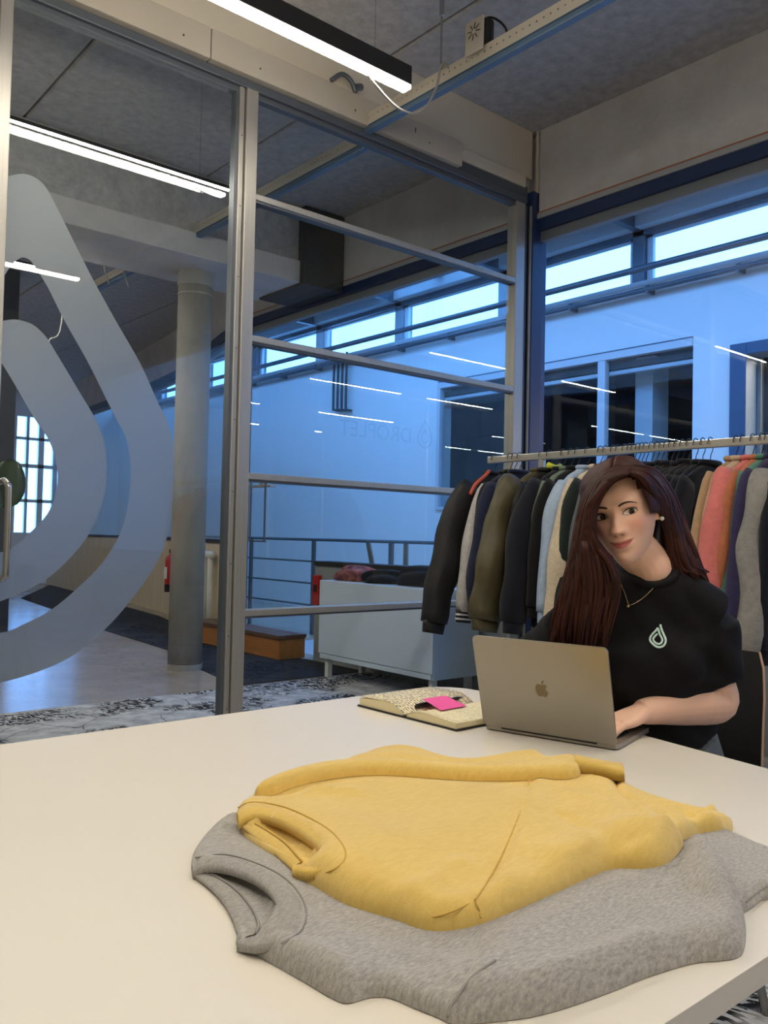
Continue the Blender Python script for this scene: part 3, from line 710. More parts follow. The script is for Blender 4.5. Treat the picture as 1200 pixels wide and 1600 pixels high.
def broad(px, py, hw_, hh_, tilt):
    c = onv(px, py, 5.4)-pl.location; sd = Vector(_r); N = 12; vs = []; fs = []
    for i in range(N+1):
        t_ = -1+2*i/N; w = hw_*math.sqrt(max(0, 1-t_*t_))*(1-0.12*t_)
        for s_ in (-1, -0.5, 0, 0.5, 1): vs.append(c+sd*(w*s_+tilt*t_*hh_)+Vector((0, 0.35*abs(s_)*w+0.15*t_*hh_, t_*hh_)))
    for i in range(N):
        for k in range(4): fs.append((i*5+k, i*5+k+1, i*5+5+k+1, i*5+5+k))
    o = MB().add(vs, fs).build('leaf', M_leaf, pl, smooth=True); md = o.modifiers.new('t', 'SOLIDIFY'); md.thickness = 0.002
broad(14, 755, 0.115, 0.155, 0.1); broad(-22, 770, 0.10, 0.15, -0.2)
for k in range(6):
    a_ = 2.2+k*0.55; r_ = 0.20+0.06*rnd.random(); z_ = 0.8+0.08*k
    leaf(pl, (0.04, 0.01, z_), (0.04+r_*math.cos(a_), 0.01+r_*math.sin(a_), z_+0.12), 0.07, M_leaf)
# wires hanging by the far tray
for k, (x, y) in enumerate(((205, 400), (175, 395), (92, 520))):
    p = onv(x, y, 7.6)
    o = MB().tube(smoothcurve([(p.x, 7.6, 4.1), (p.x+0.02, 7.6, p.z+0.1), (p.x-0.1, 7.55, p.z-0.1), (p.x-0.02, 7.6, p.z-0.3)], 6), 0.006, 6).build('loose_cable', mat('pale cable', srgb(180, 178, 170), 0.6), smooth=True)
    tag(o, ['loose pale cable hanging between ledge and far tray', 'loose pale cable hanging left of the column top', 'loose pale cable dangling inside the frosted emblem'][k], 'cable')

# ================================================================== the table
ZT_ = 0.74
M_tab = mat('white melamine table top', srgb(226, 220, 208), 0.38, var=0.01, scale=2, spec=0.4)
tb = empty('conference_table', (0.9, 1.1, 0)); tag(tb, 'large white table top with rounded corners under the sweatshirts', 'table')
def round_poly(P, rad, n=8):
    out = []
    m = len(P)
    for i in range(m):
        p0, p1, p2 = Vector(P[i-1]).to_3d(), Vector(P[i]).to_3d(), Vector(P[(i+1) % m]).to_3d(); r_ = rad[i]
        if r_ <= 0: out.append((p1.x, p1.y)); continue
        a_, b2 = (p0-p1).normalized(), (p2-p1).normalized()
        ang = a_.angle(b2); tl = r_/math.tan(ang/2); c = p1+(a_+b2).normalized()*(r_/math.sin(ang/2))
        s0 = p1+a_*tl-c; s1 = p1+b2*tl-c
        for k in range(n+1):
            q = s0.lerp(s1, k/n).normalized()*r_+c; out.append((q.x, q.y))
    return out
tpoly = [(-1.9, 0.418), (1.58, 0.418), (1.80, 1.785), (-1.9, 1.785)]
tp_r = round_poly(tpoly, [0.05, 0.10, 0.12, 0.05])
o = MB().prism([(x-0.9, y-1.1) for x, y in tp_r], 0.712, 0.74).build('table_top', M_tab, tb, bevel=0.004, seg=3)
M_tleg = mat('white steel leg', srgb(214, 212, 206), 0.4)
for x, y in ((-1.75, 0.58), (1.40, 0.58), (1.62, 1.62), (-1.75, 1.62)):
    MB().box(x-0.93, x-0.87, y-1.13, y-1.07, 0, 0.712).build('leg', M_tleg, tb, bevel=0.004)
MB().box(-2.65, 0.5, -0.49, -0.45, 0.64, 0.712).build('apron_rail', M_tleg, tb)
MB().box(-2.65, 0.7, 0.45, 0.49, 0.64, 0.712).build('apron_rail', M_tleg, tb)

# ================================================================== clothes rack
UR, ZR = 3.45, 1.622
rk = empty('clothes_rack', (UR, 2.0, 0)); tag(rk, 'steel clothes rack with long rail full of hanging clothes', 'clothes rack')
M_rail = mat('brushed rail steel', srgb(196, 192, 184), 0.35, 0.8)
MB().box(-0.015, 0.015, -1.25, 1.17, ZR-0.036, ZR).build('rail', M_rail, rk, bevel=0.003)
for v in (0.80, -1.1):
    MB().box(-0.014, 0.014, v-0.014, v+0.014, 0.06, ZR-0.036).build('upright', M_rail, rk, bevel=0.003)
    MB().box(-0.24, 0.24, v-0.016, v+0.016, 0.04, 0.07).build('foot', M_rail, rk, bevel=0.003)
    for u in (-0.22, 0.22): MB().cyl((u, v), 0.022, 0, 0.04, 14).build('castor', M_black, rk)

M_hang = mat('black hanger', srgb(14, 14, 16), 0.4)
def hanger_mesh():
    mb = MB()
    hook = [(0.0, 0.0, -0.10)]
    hook += [(0.004*math.sin(t_*3), 0, -0.10+0.055*t_) for t_ in (0.3, 0.6, 1.0)]
    hook += [(0.024*math.sin(a_), 0, -0.016+0.026*-math.cos(a_)) for a_ in (0.5, 1.0, 1.6, 2.2, 2.8, 3.3, 3.9, 4.4)]
    mb.tube(smoothcurve([(0, 0, -0.105), (0.004, 0, -0.07), (0.020, 0, -0.045), (0.026, 0, -0.022), (0.022, 0, -0.001), (0.006, 0, 0.011), (-0.012, 0, 0.007), (-0.022, 0, -0.010), (-0.022, 0, -0.022)], 4), 0.0022, 6)
    mb.tube(smoothcurve([(-0.19, 0, -0.174), (-0.15, 0, -0.158), (-0.05, 0, -0.118), (0, 0, -0.105), (0.05, 0, -0.118), (0.15, 0, -0.158), (0.19, 0, -0.174)], 4), 0.006, 6)
    mb.tube([(-0.185, 0, -0.176), (0.185, 0, -0.176)], 0.004, 6)
    return mb
hanger0 = None
def hanger(v, label):
    global hanger0
    if hanger0 is None:
        hanger0 = hanger_mesh().build('coat_hanger', M_hang, smooth=True); o = hanger0
    else:
        o = hanger0.copy(); COL.objects.link(o)
    o.location = (UR, v, ZR); tag(o, label, 'hanger', 'black coat hangers on the rack')
    return o

def wr_fn(seed, amp, fz):
    rnd = random.Random(seed)
    W = [(rnd.uniform(-1, 1)*fz, rnd.uniform(-1, 1)*fz, rnd.uniform(0.3, 1)*fz, rnd.uniform(0, 6.3), rnd.uniform(0.4, 1)) for _ in range(7)]
    def f(p): return amp*sum(w*math.sin(a_*p[0]+b2*p[1]+c2*p[2]+d_) for a_, b2, c2, d_, w in W)/2.6
    return f
def ring(c, ax, ay, a_, b2, n, wr=None, pw=0.8):
    out = []
    for k in range(n):
        t_ = 2*math.pi*k/n; cx, sx = math.cos(t_), math.sin(t_)
        cx = math.copysign(abs(cx)**pw, cx); sx = math.copysign(abs(sx)**pw, sx)
        p = Vector(c)+ax*(cx*a_)+ay*(sx*b2)
        if wr: p += (ax*cx+ay*sx)*wr(p)
        out.append(p)
    return out
def garment(v, name, cat, label, m, length=0.68, width=0.225, thick=0.024, out=0.30, slen=0.60, sw=0.075, st=0.03, mcuff=None, msleeve=None,
            hood=False, cuffw=0.6, wr=0.008, fz=24, stripes=None, seed=0, bend=0.03, shx=0.19, collar_m=None, ribcuff=True, dz=0.0, fwd=0.0):
    """a top on a hanger; local x = shoulder line (minus x faces the table), z = 0 at the rail top"""
    Gm = empty(name, (UR, v, ZR+dz)); tag(Gm, label, cat, 'clothes hanging on the rack')
    f = wr_fn(seed+11, wr, fz); X, Y, Z = Vector((1, 0, 0)), Vector((0, 1, 0)), Vector((0, 0, 1))
    zh = -0.11-length
    prof = [(-0.098, 0.060, 0.024), (-0.112, 0.085, 0.026), (-0.135, 0.14, 0.027), (-0.165, 0.18, 0.028), (-0.20, 0.20, min(0.05, thick*1.05))]
    for k in range(1, 12):
        t_ = k/11; prof.append((-0.20+(zh+0.20)*t_, width*(0.92+0.08*t_), thick*(1.0+0.15*math.sin(3*t_+seed))))
    rings = [ring((0, 0, z_), X, Y, w_, th, 22, f) for z_, w_, th in prof]
    MB().loft(rings).build('body', m, Gm, smooth=True)
    hb = mcuff or m
    MB().loft([ring((0, 0, zh+0.01), X, Y, width*0.97, thick*1.0, 22), ring((0, 0, zh-0.05), X, Y, width*0.93, thick*0.95, 22)]).build('hem_band', hb, Gm, smooth=True)
    cm = collar_m or m
    if hood:
        hr = [ring((0.0+0.02*i, 0.01+0.004*i, -0.10-0.035*i), X, Y, 0.09+0.012*i, 0.03, 16, f) for i in range(5)]
        MB().loft(hr).build('hood', cm, Gm, smooth=True)
    else:
        MB().tube([(0.07*math.cos(a_), 0.024*math.sin(a_), -0.093) for a_ in [2*math.pi*k/16 for k in range(17)]], 0.012, 8, cap=False).build('collar', cm, Gm, smooth=True)
    for s_ in (-1, 1):
        p0 = Vector((s_*(shx-0.02), 0, -0.185)); p3 = Vector((s_*out, fwd*0.5 if s_ < 0 else 0, -0.185-slen))
        mid = p0.lerp(p3, 0.45)+Vector((s_*bend, fwd*0.2, 0))
        path = smoothcurve([p0, p0.lerp(mid, 0.5)+Vector((s_*bend*0.6, 0, 0)), mid, mid.lerp(p3, 0.5)+Vector((s_*bend*0.3, 0, 0)), p3], 4)
        rs = []
        N = len(path)
        for i, p in enumerate(path):
            t_ = i/(N-1); d = (path[min(i+1, N-1)]-path[max(i-1, 0)]).normalized(); ax = d.cross(Y).normalized()
            w_ = sw*(1.0-0.22*t_+0.10*math.sin(math.pi*t_)); th = st*(0.85+0.2*math.sin(math.pi*t_))
            if i == 0: w_ *= 0.9; th *= 0.8
            if i == N-1: w_ *= 0.93
            rs.append(ring(p, ax, Y, w_, th, 18, f))
        so = MB().loft(rs).build('sleeve', msleeve or m, Gm, smooth=True)
        d = (path[-1]-path[-3]).normalized(); ax = d.cross(Y).normalized()
        nc = 3; cw = sw*cuffw; e = path[-1]
        cr = []
        for i in range(nc+1):
            cr.append(ring(e+d*(-0.008+0.062*i/nc), ax, Y, cw*(1.05-0.05*i), st*0.62, 18))
        MB().loft(cr).build('cuff', mcuff or msleeve or m, so, smooth=True)
        if stripes:
            for q in (0.014, 0.036):
                MB().loft([ring(e+d*(q-0.005), ax, Y, cw*1.05+0.001, st*0.62+0.001, 18), ring(e+d*(q+0.005), ax, Y, cw*1.03+0.001, st*0.62+0.001, 18)], cap=False).build('stripe', stripes, so, smooth=True)
    return Gm
def fab(name, c, v=0.10, **k):
    k.setdefault('bump', 0.25); k.setdefault('bscale', 260)
    return mat(name, srgb(*c), 0.9, var=v, scale=40, sheen=0.15, spec=0.2, **k)
F_black = fab('black cotton', (17, 18, 22)); F_ink = fab('ink navy cotton', (19, 23, 34)); F_navy = fab('navy cotton', (28, 36, 62))
F_olive = mat('olive nylon', srgb(76, 70, 46), 0.5, var=0.12, scale=10, bump=0.7, bscale=16)
F_bnyl = mat('black nylon', srgb(14, 15, 19), 0.62, var=0.1, scale=8, bump=0.6, bscale=16)
F_mel = fab('light grey melange', (186, 184, 184), 0.14); F_sage = fab('sage green cotton', (104, 122, 106)); F_lblue = fab('light blue cotton', (160, 180, 206))
F_cream = mat('cream teddy fleece', srgb(216, 200, 172), 0.95, var=0.14, scale=70, bump=1.0, bscale=150, sheen=0.4)
F_dgreen = fab('bottle green cotton', (30, 40, 38)); F_char = fab('slate grey cotton', (92, 100, 106)); F_lav = fab('pale lavender cotton', (206, 202, 214))
F_royal = fab('royal blue cotton', (40, 62, 140)); F_tan = fab('tan cotton', (168, 140, 108)); F_sand = fab('sand cotton', (188, 168, 146))
F_pink = fab('salmon pink cotton', (206, 116, 112)); F_orange = fab('apricot brown cotton', (176, 108, 76)); F_teal = fab('sea green cotton', (84, 132, 118))
F_purple = fab('dark violet navy cotton', (52, 48, 82)); F_grey = fab('grey melange cotton', (138, 136, 134), 0.14)
F_stripe = fab('white knit stripe', (220, 220, 220)); F_neon = mat('neon yellow trim', srgb(206, 214, 60), 0.6); F_coral = mat('coral trim', srgb(190, 84, 64), 0.6)
def vx(x):   # place on the rail below photo column x
    return onu(x, 713-(x-770)*0.0674, UR).y
hv = []
def put(x, *a_, **k):
    v = vx(x); hv.append((v, a_[2])); return garment(v, *a_, **k)
g = put(772, 'bomber_jacket', 'jacket', 'black padded bomber jacket at the far end of the rack', F_bnyl, length=0.60, out=0.43, slen=0.70, sw=0.095, st=0.06, thick=0.04, cuffw=0.72, wr=0.012, seed=1, bend=0.045)
MB().tube(smoothcurve([(-0.07, -0.03, -0.085), (-0.12, -0.04, -0.12), (-0.20, -0.05, -0.17), (-0.235, -0.05, -0.22)], 5), 0.010, 6).build('trim', F_coral, g, smooth=True)
put(797, 'varsity_jacket', 'jacket', 'black varsity jacket with light grey sleeves and striped cuffs', F_bnyl, length=0.64, out=0.33, slen=0.64, sw=0.062, st=0.035, msleeve=F_mel, mcuff=F_bnyl, stripes=F_stripe, cuffw=0.85, seed=2, bend=0.03)
put(804, 'sweatshirt', 'sweatshirt', 'black sweatshirt between varsity jacket and navy tops', F_ink, length=0.66, out=0.29, slen=0.60, sw=0.06, seed=3)
put(812, 'sweatshirt', 'sweatshirt', 'navy sweatshirt just behind the olive jacket', F_navy, length=0.70, out=0.30, slen=0.60, sw=0.07, st=0.06, seed=4)
put(846, 'bomber_jacket', 'jacket', 'olive green nylon bomber jacket with gathered cuffs', F_olive, length=0.62, out=0.40, slen=0.66, sw=0.115, st=0.058, thick=0.035, cuffw=0.75, wr=0.014, seed=5, bend=0.04)
g = put(858, 'track_jacket', 'jacket', 'black jacket with neon yellow trim beside the olive bomber', F_bnyl, length=0.66, out=0.29, slen=0.58, sw=0.06, seed=6)
MB().tube([(-0.15, -0.05, -0.15), (-0.21, -0.055, -0.20), (-0.235, -0.055, -0.32)], 0.006, 6).build('piping', F_neon, g)
MB().tube(smoothcurve([(-0.05, -0.03, -0.07), (0.0, -0.05, -0.085), (0.05, -0.03, -0.07)], 4), 0.016, 8).build('neck_tape', F_neon, g, smooth=True)
put(880, 'shell_jacket', 'jacket', 'long navy black shell jacket right of the neon trimmed one', F_ink, length=0.76, out=0.36, slen=0.66, sw=0.09, st=0.06, wr=0.011, seed=8, bend=0.035)
put(892, 'sweatshirt', 'sweatshirt', 'sage green sweatshirt showing only its shoulder edge', F_sage, length=0.66, out=0.285, slen=0.56, sw=0.06, seed=7)
put(902, 'sweatshirt', 'sweatshirt', 'dark sweatshirt between sage green and light blue ones', F_black, length=0.70, out=0.31, slen=0.58, sw=0.075, seed=9)
put(918, 'sweatshirt', 'sweatshirt', 'light blue sweatshirt next to the cream fleece', F_lblue, length=0.66, out=0.315, slen=0.60, sw=0.055, st=0.04, seed=10)
put(938, 'fleece_jacket', 'jacket', 'cream teddy fleece jacket with thick sleeve', F_cream, length=0.66, out=0.335, slen=0.72, sw=0.075, st=0.045, thick=0.03, wr=0.010, seed=11, bend=0.03, cuffw=0.8)
put(946, 'sweatshirt', 'sweatshirt', 'bottle green sweatshirt right of the cream fleece', F_dgreen, length=0.72, out=0.30, slen=0.64, sw=0.08, seed=12)
put(958, 'sweatshirt', 'sweatshirt', 'slate grey sweatshirt left of the woman\'s hair', F_char, length=0.68, out=0.29, slen=0.60, sw=0.06, seed=13)
put(966, 'sweatshirt', 'sweatshirt', 'pale lavender top behind the woman\'s hair', F_lav, length=0.66, out=0.27, slen=0.60, sw=0.05, seed=14)
put(976, 'sweatshirt', 'sweatshirt', 'royal blue top showing its collar above the hair', F_royal, length=0.66, out=0.24, slen=0.58, sw=0.05, seed=15)
# the run of black hooded tops: one built, the others copied with their parts
dark = [984, 990, 997, 1003, 1009, 1018, 1026, 1034, 1041, 1049, 1057, 1066, 1076, 1087, 1098, 1110]
ordn = ['first', 'second', 'third', 'fourth', 'fifth', 'sixth', 'seventh', 'eighth', 'ninth', 'tenth', 'eleventh', 'twelfth', 'thirteenth', 'fourteenth', 'fifteenth', 'last']
proto = []
for i, x in enumerate(dark):
    lb = 'black sweatshirt behind the woman, %s counting from the royal blue top' % ordn[i]
    if i < 3:
        proto.append(put(x, 'sweatshirt', 'sweatshirt', lb, (F_ink, F_black, F_ink)[i], length=0.68, out=0.30+0.012*i, slen=0.60, sw=0.07, st=0.026, thick=0.02, seed=20+i, hood=(i == 1)))
    else:
        g = dup(proto[i % 3], loc=(UR, vx(x), ZR-0.003*(i % 4))); g['label'] = lb; hv.append((vx(x), lb))
put(1150, 'sweatshirt', 'sweatshirt', 'tan sweatshirt next to the black run', F_tan, length=0.68, out=0.325, slen=0.60, sw=0.07, seed=31)
put(1160, 'sweatshirt', 'sweatshirt', 'sand coloured sweatshirt just left of the salmon pink one', F_sand, length=0.68, out=0.31, slen=0.60, sw=0.06, seed=32)
put(1176, 'sweatshirt', 'sweatshirt', 'salmon pink sweatshirt with wide sleeve', F_pink, length=0.70, out=0.335, slen=0.64, sw=0.095, st=0.055, seed=33)
put(1190, 'sweatshirt', 'sweatshirt', 'apricot brown sweatshirt between pink and sea green', F_orange, length=0.68, out=0.31, slen=0.46, sw=0.07, seed=34)
put(1198, 'sweatshirt', 'sweatshirt', 'sea green sweatshirt left of the violet navy one', F_teal, length=0.70, out=0.31, slen=0.66, sw=0.065, st=0.045, seed=35)
put(1212, 'sweatshirt', 'sweatshirt', 'dark violet navy sweatshirt between green and grey', F_purple, length=0.72, out=0.315, slen=0.66, sw=0.09, seed=36)
put(1234, 'hoodie', 'hoodie', 'grey melange hoodie with crumpled sleeve at the near end', F_grey, length=0.72, out=0.31, slen=0.70, sw=0.085, st=0.06, wr=0.016, fz=30, hood=True, seed=37)
put(1255, 'sweatshirt', 'sweatshirt', 'black sweatshirt at the picture edge beyond the grey hoodie', F_ink, length=0.72, out=0.29, slen=0.66, sw=0.08, seed=38)
for v, lb in hv:
    hanger(v, 'black hanger carrying the '+lb if len(lb.split()) <= 12 else 'black hanger of the '+' '.join(lb.split()[:12]))

# ================================================================== things on the table
TZ = 0.7405
# ---- cloth pads: a real, closed, puffed piece of fabric over an outline on the table
def seg_dist(P, A, B):
    """distance of points P (n,2) to segments A->B (m,2): returns (n,) min"""
    out = np.full(len(P), 1e9)
    for a_, b2 in zip(A, B):
        d = b2-a_; L = max(1e-12, d@d); t_ = np.clip(((P-a_)@d)/L, 0, 1); q = a_+t_[:, None]*d
        out = np.minimum(out, np.hypot(*(P-q).T))
    return out
def inside(P, poly):
    x, y = P[:, 0], P[:, 1]; c = np.zeros(len(P), bool); n = len(poly)
    for i in range(n):
        x0, y0 = poly[i]; x1, y1 = poly[(i+1) % n]
        m_ = ((y0 > y) != (y1 > y)) & (x < (x1-x0)*(y-y0)/(y1-y0+1e-15)+x0); c ^= m_
    return c
def px_poly(pts, z, n=4, closed=True):
    P = []
    for p in pts:
        q = onz(p[0], p[1], z if len(p) < 3 else p[2]); P.append((q.x, q.y, 0))
    return np.array([(q.x, q.y) for q in smoothcurve(P, n, closed)])
class Pad:
    def __init__(s, poly, T, r, base=None, ridges=(), noise=(0.0025, 9.0), seed=0, soft=1.0):
        s.poly = np.asarray(poly, float); s.T = T; s.r = r; s.base = base; s.ridges = ridges
        rn = random.Random(seed); am, fr = noise
        s.w = [(rn.uniform(-1, 1)*fr*2, rn.uniform(-1, 1)*fr*2, rn.uniform(0, 6.3), am*rn.uniform(0.4, 1)) for _ in range(9)]
        s.soft = soft
    def zbase(s, P):
        return np.full(len(P), TZ) if s.base is None else s.base(P)
    def height(s, P, d=None):
        A = s.poly; B = np.roll(s.poly, -1, 0)
        if d is None: d = seg_dist(P, A, B)
        k = np.clip(d/s.r, 0, 1); prof = np.sqrt(np.clip(1-(1-k)**2, 0, 1))
        h = s.T*prof
        for a_, b2, c_, w_ in s.w: h = h+c_*np.sin(a_*P[:, 0]*3+b2*P[:, 1]*3+w_*0+c_*0+ (a_+b2))*prof if False else h+w_*np.sin(a_*P[:, 0]+b2*P[:, 1]+c_)*np.clip(d/(2*s.r), 0, 1)
        for line, amp, wid in s.ridges:
            L = np.asarray(line); dd = seg_dist(P, L[:-1], L[1:]); h = h+amp*np.exp(-(dd/wid)**2)*np.clip(d/0.02, 0, 1)
        return np.maximum(h, 0.0)
    def top(s, P):
        ins = inside(P, s.poly); z = s.zbase(P)
        h = s.height(P)
        return np.where(ins, z+h, z)
    def mesh(s, name, m, parent, step=0.008, und=0.0):
        poly = s.poly
        # even spacing of the rim
        Q = []
        for i in range(len(poly)):
            a_, b2 = poly[i], poly[(i+1) % len(poly)]; k = max(1, int(np.hypot(*(b2-a_))/step))
            for j in range(k): Q.append(a_+(b2-a_)*j/k)
        rim = np.array(Q); lo, hi = rim.min(0), rim.max(0)
        # inner offset rows near the rim for a round edge
        gx = np.arange(lo[0], hi[0], step); gy = np.arange(lo[1], hi[1], step)
        Gx, Gy = np.meshgrid(gx, gy); G_ = np.stack([Gx.ravel(), Gy.ravel()], 1)
        G_ = G_+np.random.RandomState(1).uniform(-0.15, 0.15, G_.shape)*step
        G_ = G_[inside(G_, rim)]; dg = seg_dist(G_, rim, np.roll(rim, -1, 0)); G_ = G_[dg > step*0.55]; 
        nr = np.roll(rim, -1, 0)-np.roll(rim, 1, 0); nr = np.stack([-nr[:, 1], nr[:, 0]], 1); nr /= np.hypot(*nr.T)[:, None]+1e-12
        area = 0.5*np.sum(rim[:, 0]*np.roll(rim[:, 1], -1)-np.roll(rim[:, 0], -1)*rim[:, 1])
        if area < 0: nr = -nr
        extra = []
        for off in (0.0012, 0.0035):
            E_ = rim+nr*off; E_ = E_[inside(E_, rim)]; de = seg_dist(E_, rim, np.roll(rim, -1, 0)); extra.append(E_[de > off*0.8])
        allp = np.concatenate([rim]+extra+[G_])
        nrim = len(rim)
        res = geometry.delaunay_2d_cdt([Vector(p) for p in allp], [(i, (i+1) % nrim) for i in range(nrim)], [list(range(nrim))], 1, 1e-6)
        V2 = np.array([(p.x, p.y) for p in res[0]]); F = res[2]
        d = seg_dist(V2, rim, np.roll(rim, -1, 0)); zb = s.zbase(V2); h = s.height(V2, d)
        n = len(V2)
        vs = [(x, y, z) for (x, y), z in zip(V2, zb+h+0.0006)]+[(x, y, z) for (x, y), z in zip(V2, zb+0.0004)]
        fs = [tuple(f) for f in F]+[tuple(n+i for i in reversed(f)) for f in F]
        cnt = {}
        for f in F:
            for i in range(len(f)):
                e = (f[i], f[(i+1) % len(f)]); cnt[e] = 1
        for (a_, b2) in list(cnt):
            if (b2, a_) not in cnt: fs.append((b2, a_, n+a_, n+b2))
        o = MB().add(vs, fs).build(name, m, parent, smooth=True)
        return o
def px_line(pts, z, n=4):
    return px_poly(pts, z, n, closed=False)

def c3(pts, n=8):
    """photo points with their own height above the table -> smooth 3D curve"""
    return np.array([tuple(p) for p in smoothcurve([onz(x, y, TZ+h) for x, y, h in pts], n)])
def rib_band(outer, inner, name, m, parent, n=160, th=0.007, rib=0.0006, cr=6, arch=0.002):
    """ribbed knit band between two curves on the cloth; each rib is a small ridge"""
    def res(c, n):
        c = np.asarray(c); L = np.concatenate([[0], np.cumsum(np.hypot(*(np.diff(c[:, :2], axis=0)).T))]); t_ = np.linspace(0, L[-1], n)
        return np.stack([np.interp(t_, L, c[:, k]) for k in range(c.shape[1])], 1)
    O, I = res(outer, n), res(inner, n)
    vs = []; 
    for i in range(n):
        wob = rib*(1 if i % 2 else -1)
        for side in (0, 1):
            for k in range(cr):
                t_ = k/(cr-1); x, y, z0 = O[i]*(1-t_)+I[i]*t_
                a_ = arch*math.sin(math.pi*t_)
                vs.append((x, y, z0+a_+wob if side == 0 else z0-th))
    w = 2*cr; fs = []
    for i in range(n-1):
        A_, B_ = i*w, (i+1)*w
        for k in range(cr-1):
            fs.append((A_+k, A_+k+1, B_+k+1, B_+k)); fs.append((B_+cr+k, B_+cr+k+1, A_+cr+k+1, A_+cr+k))
        fs.append((A_, B_, B_+cr, A_+cr)); fs.append((A_+cr-1, A_+2*cr-1, B_+2*cr-1, B_+cr-1))
    return MB().add(vs, fs).build(name, m, parent, smooth=True)
def seam(pts3, name, m, parent, r=0.0011):
    return MB().tube(pts3, r, 6).build(name, m, parent, smooth=True)

def sweat_mat(name, c1, c2, fib=True, sc=120, bstr=0.35, sheen=0.25):
    m = bpy.data.materials.new(name); m.use_nodes = True; nt = m.node_tree; b = nt.nodes['Principled BSDF']
    b.inputs['Roughness'].default_value = 0.95; b.inputs['Specular IOR Level'].default_value = 0.15; b.inputs['Sheen Weight'].default_value = sheen; b.inputs['Sheen Roughness'].default_value = 0.6
    tc = nt.nodes.new('ShaderNodeTexCoord'); mp = nt.nodes.new('ShaderNodeMapping'); mp.inputs['Scale'].default_value = (1, 3.2, 1); mp.inputs['Rotation'].default_value = (0, 0, 0.5)
    nt.links.new(tc.outputs['Object'], mp.inputs['Vector'])
    n = nt.nodes.new('ShaderNodeTexNoise'); n.inputs['Scale'].default_value = sc; n.inputs['Detail'].default_value = 5; n.inputs['Roughness'].default_value = 0.7
    nt.links.new(mp.outputs[0], n.inputs['Vector'])
    n2 = nt.nodes.new('ShaderNodeTexNoise'); n2.inputs['Scale'].default_value = 9; n2.inputs['Detail'].default_value = 6
    nt.links.new(tc.outputs['Object'], n2.inputs['Vector'])
    r = nt.nodes.new('ShaderNodeValToRGB'); r.color_ramp.elements[0].position = 0.34; r.color_ramp.elements[1].position = 0.66
    r.color_ramp.elements[0].color = (*c1, 1); r.color_ramp.elements[1].color = (*c2, 1); nt.links.new(n.outputs['Fac'], r.inputs[0])
    mx = nt.nodes.new('ShaderNodeMixRGB'); mx.blend_type = 'MULTIPLY'; mx.inputs[0].default_value = 0.12; nt.links.new(r.outputs[0], mx.inputs[1])
    r2 = nt.nodes.new('ShaderNodeValToRGB'); r2.color_ramp.elements[0].position = 0.35; r2.color_ramp.elements[0].color = (0.72, 0.72, 0.72, 1); r2.color_ramp.elements[1].position = 0.6
    nt.links.new(n2.outputs['Fac'], r2.inputs[0]); nt.links.new(r2.outputs[0], mx.inputs[2]); nt.links.new(mx.outputs[0], b.inputs['Base Color'])
    bp = nt.nodes.new('ShaderNodeBump'); bp.inputs['Strength'].default_value = bstr; bp.inputs['Distance'].default_value = 0.002
    n3 = nt.nodes.new('ShaderNodeTexNoise'); n3.inputs['Scale'].default_value = 420; n3.inputs['Detail'].default_value = 3; nt.links.new(tc.outputs['Object'], n3.inputs['Vector'])
    nt.links.new(n3.outputs['Fac'], bp.inputs['Height']); nt.links.new(bp.outputs['Normal'], b.inputs['Normal'])
    return m
M_gry = sweat_mat('heather grey sweat fabric', srgb(140, 138, 134), srgb(184, 181, 176))
M_gryr = sweat_mat('heather grey rib knit', srgb(138, 136, 133), srgb(176, 173, 168), bstr=0.2)
M_yel = sweat_mat('butter yellow sweat fabric', srgb(220, 187, 100), srgb(229, 198, 114), sc=60, bstr=0.2, sheen=0.3)
M_yelr = sweat_mat('butter yellow rib knit', srgb(214, 180, 90), srgb(224, 190, 102), sc=60, bstr=0.15)
M_yelt = mat('yellow thread', srgb(214, 178, 92), 0.9); M_gryt = mat('grey thread', srgb(150, 148, 145), 0.9)

# ---- heather grey sweatshirt
gs = empty('sweatshirt', (1.2, 0.9, TZ)); tag(gs, 'heather grey crew neck sweatshirt lying under the yellow one on the table', 'sweatshirt', 'sweatshirts on the table')
def loc0(o, par): o.location = -par.location; return o
GB = [(301,1355,.752),(300,1325,.757),(316,1294,.764),(337,1268,.768),(364,1256,.768),(430,1262,.765),(560,1240,.765),(760,1240,.765),(960,1270,.765),(1094,1302,.766),(1110,1325,.764),(1135,1368,.758),(1160,1408,.754),(1166,1447,.75),(1158,1484,.747),(1123,1497,.744),(1085,1502,.743),(1016,1524),(932,1557),(847,1584),(771,1595),(709,1598),(686,1589),(648,1574),(610,1558),(579,1557),(544,1566),(518,1558),(479,1535),(433,1509),(395,1488),(369,1475),(373,1459),(364,1432),(345,1401),(322,1378),(303,1366,.746)]
gpoly = px_poly(GB, 0.742, 4)
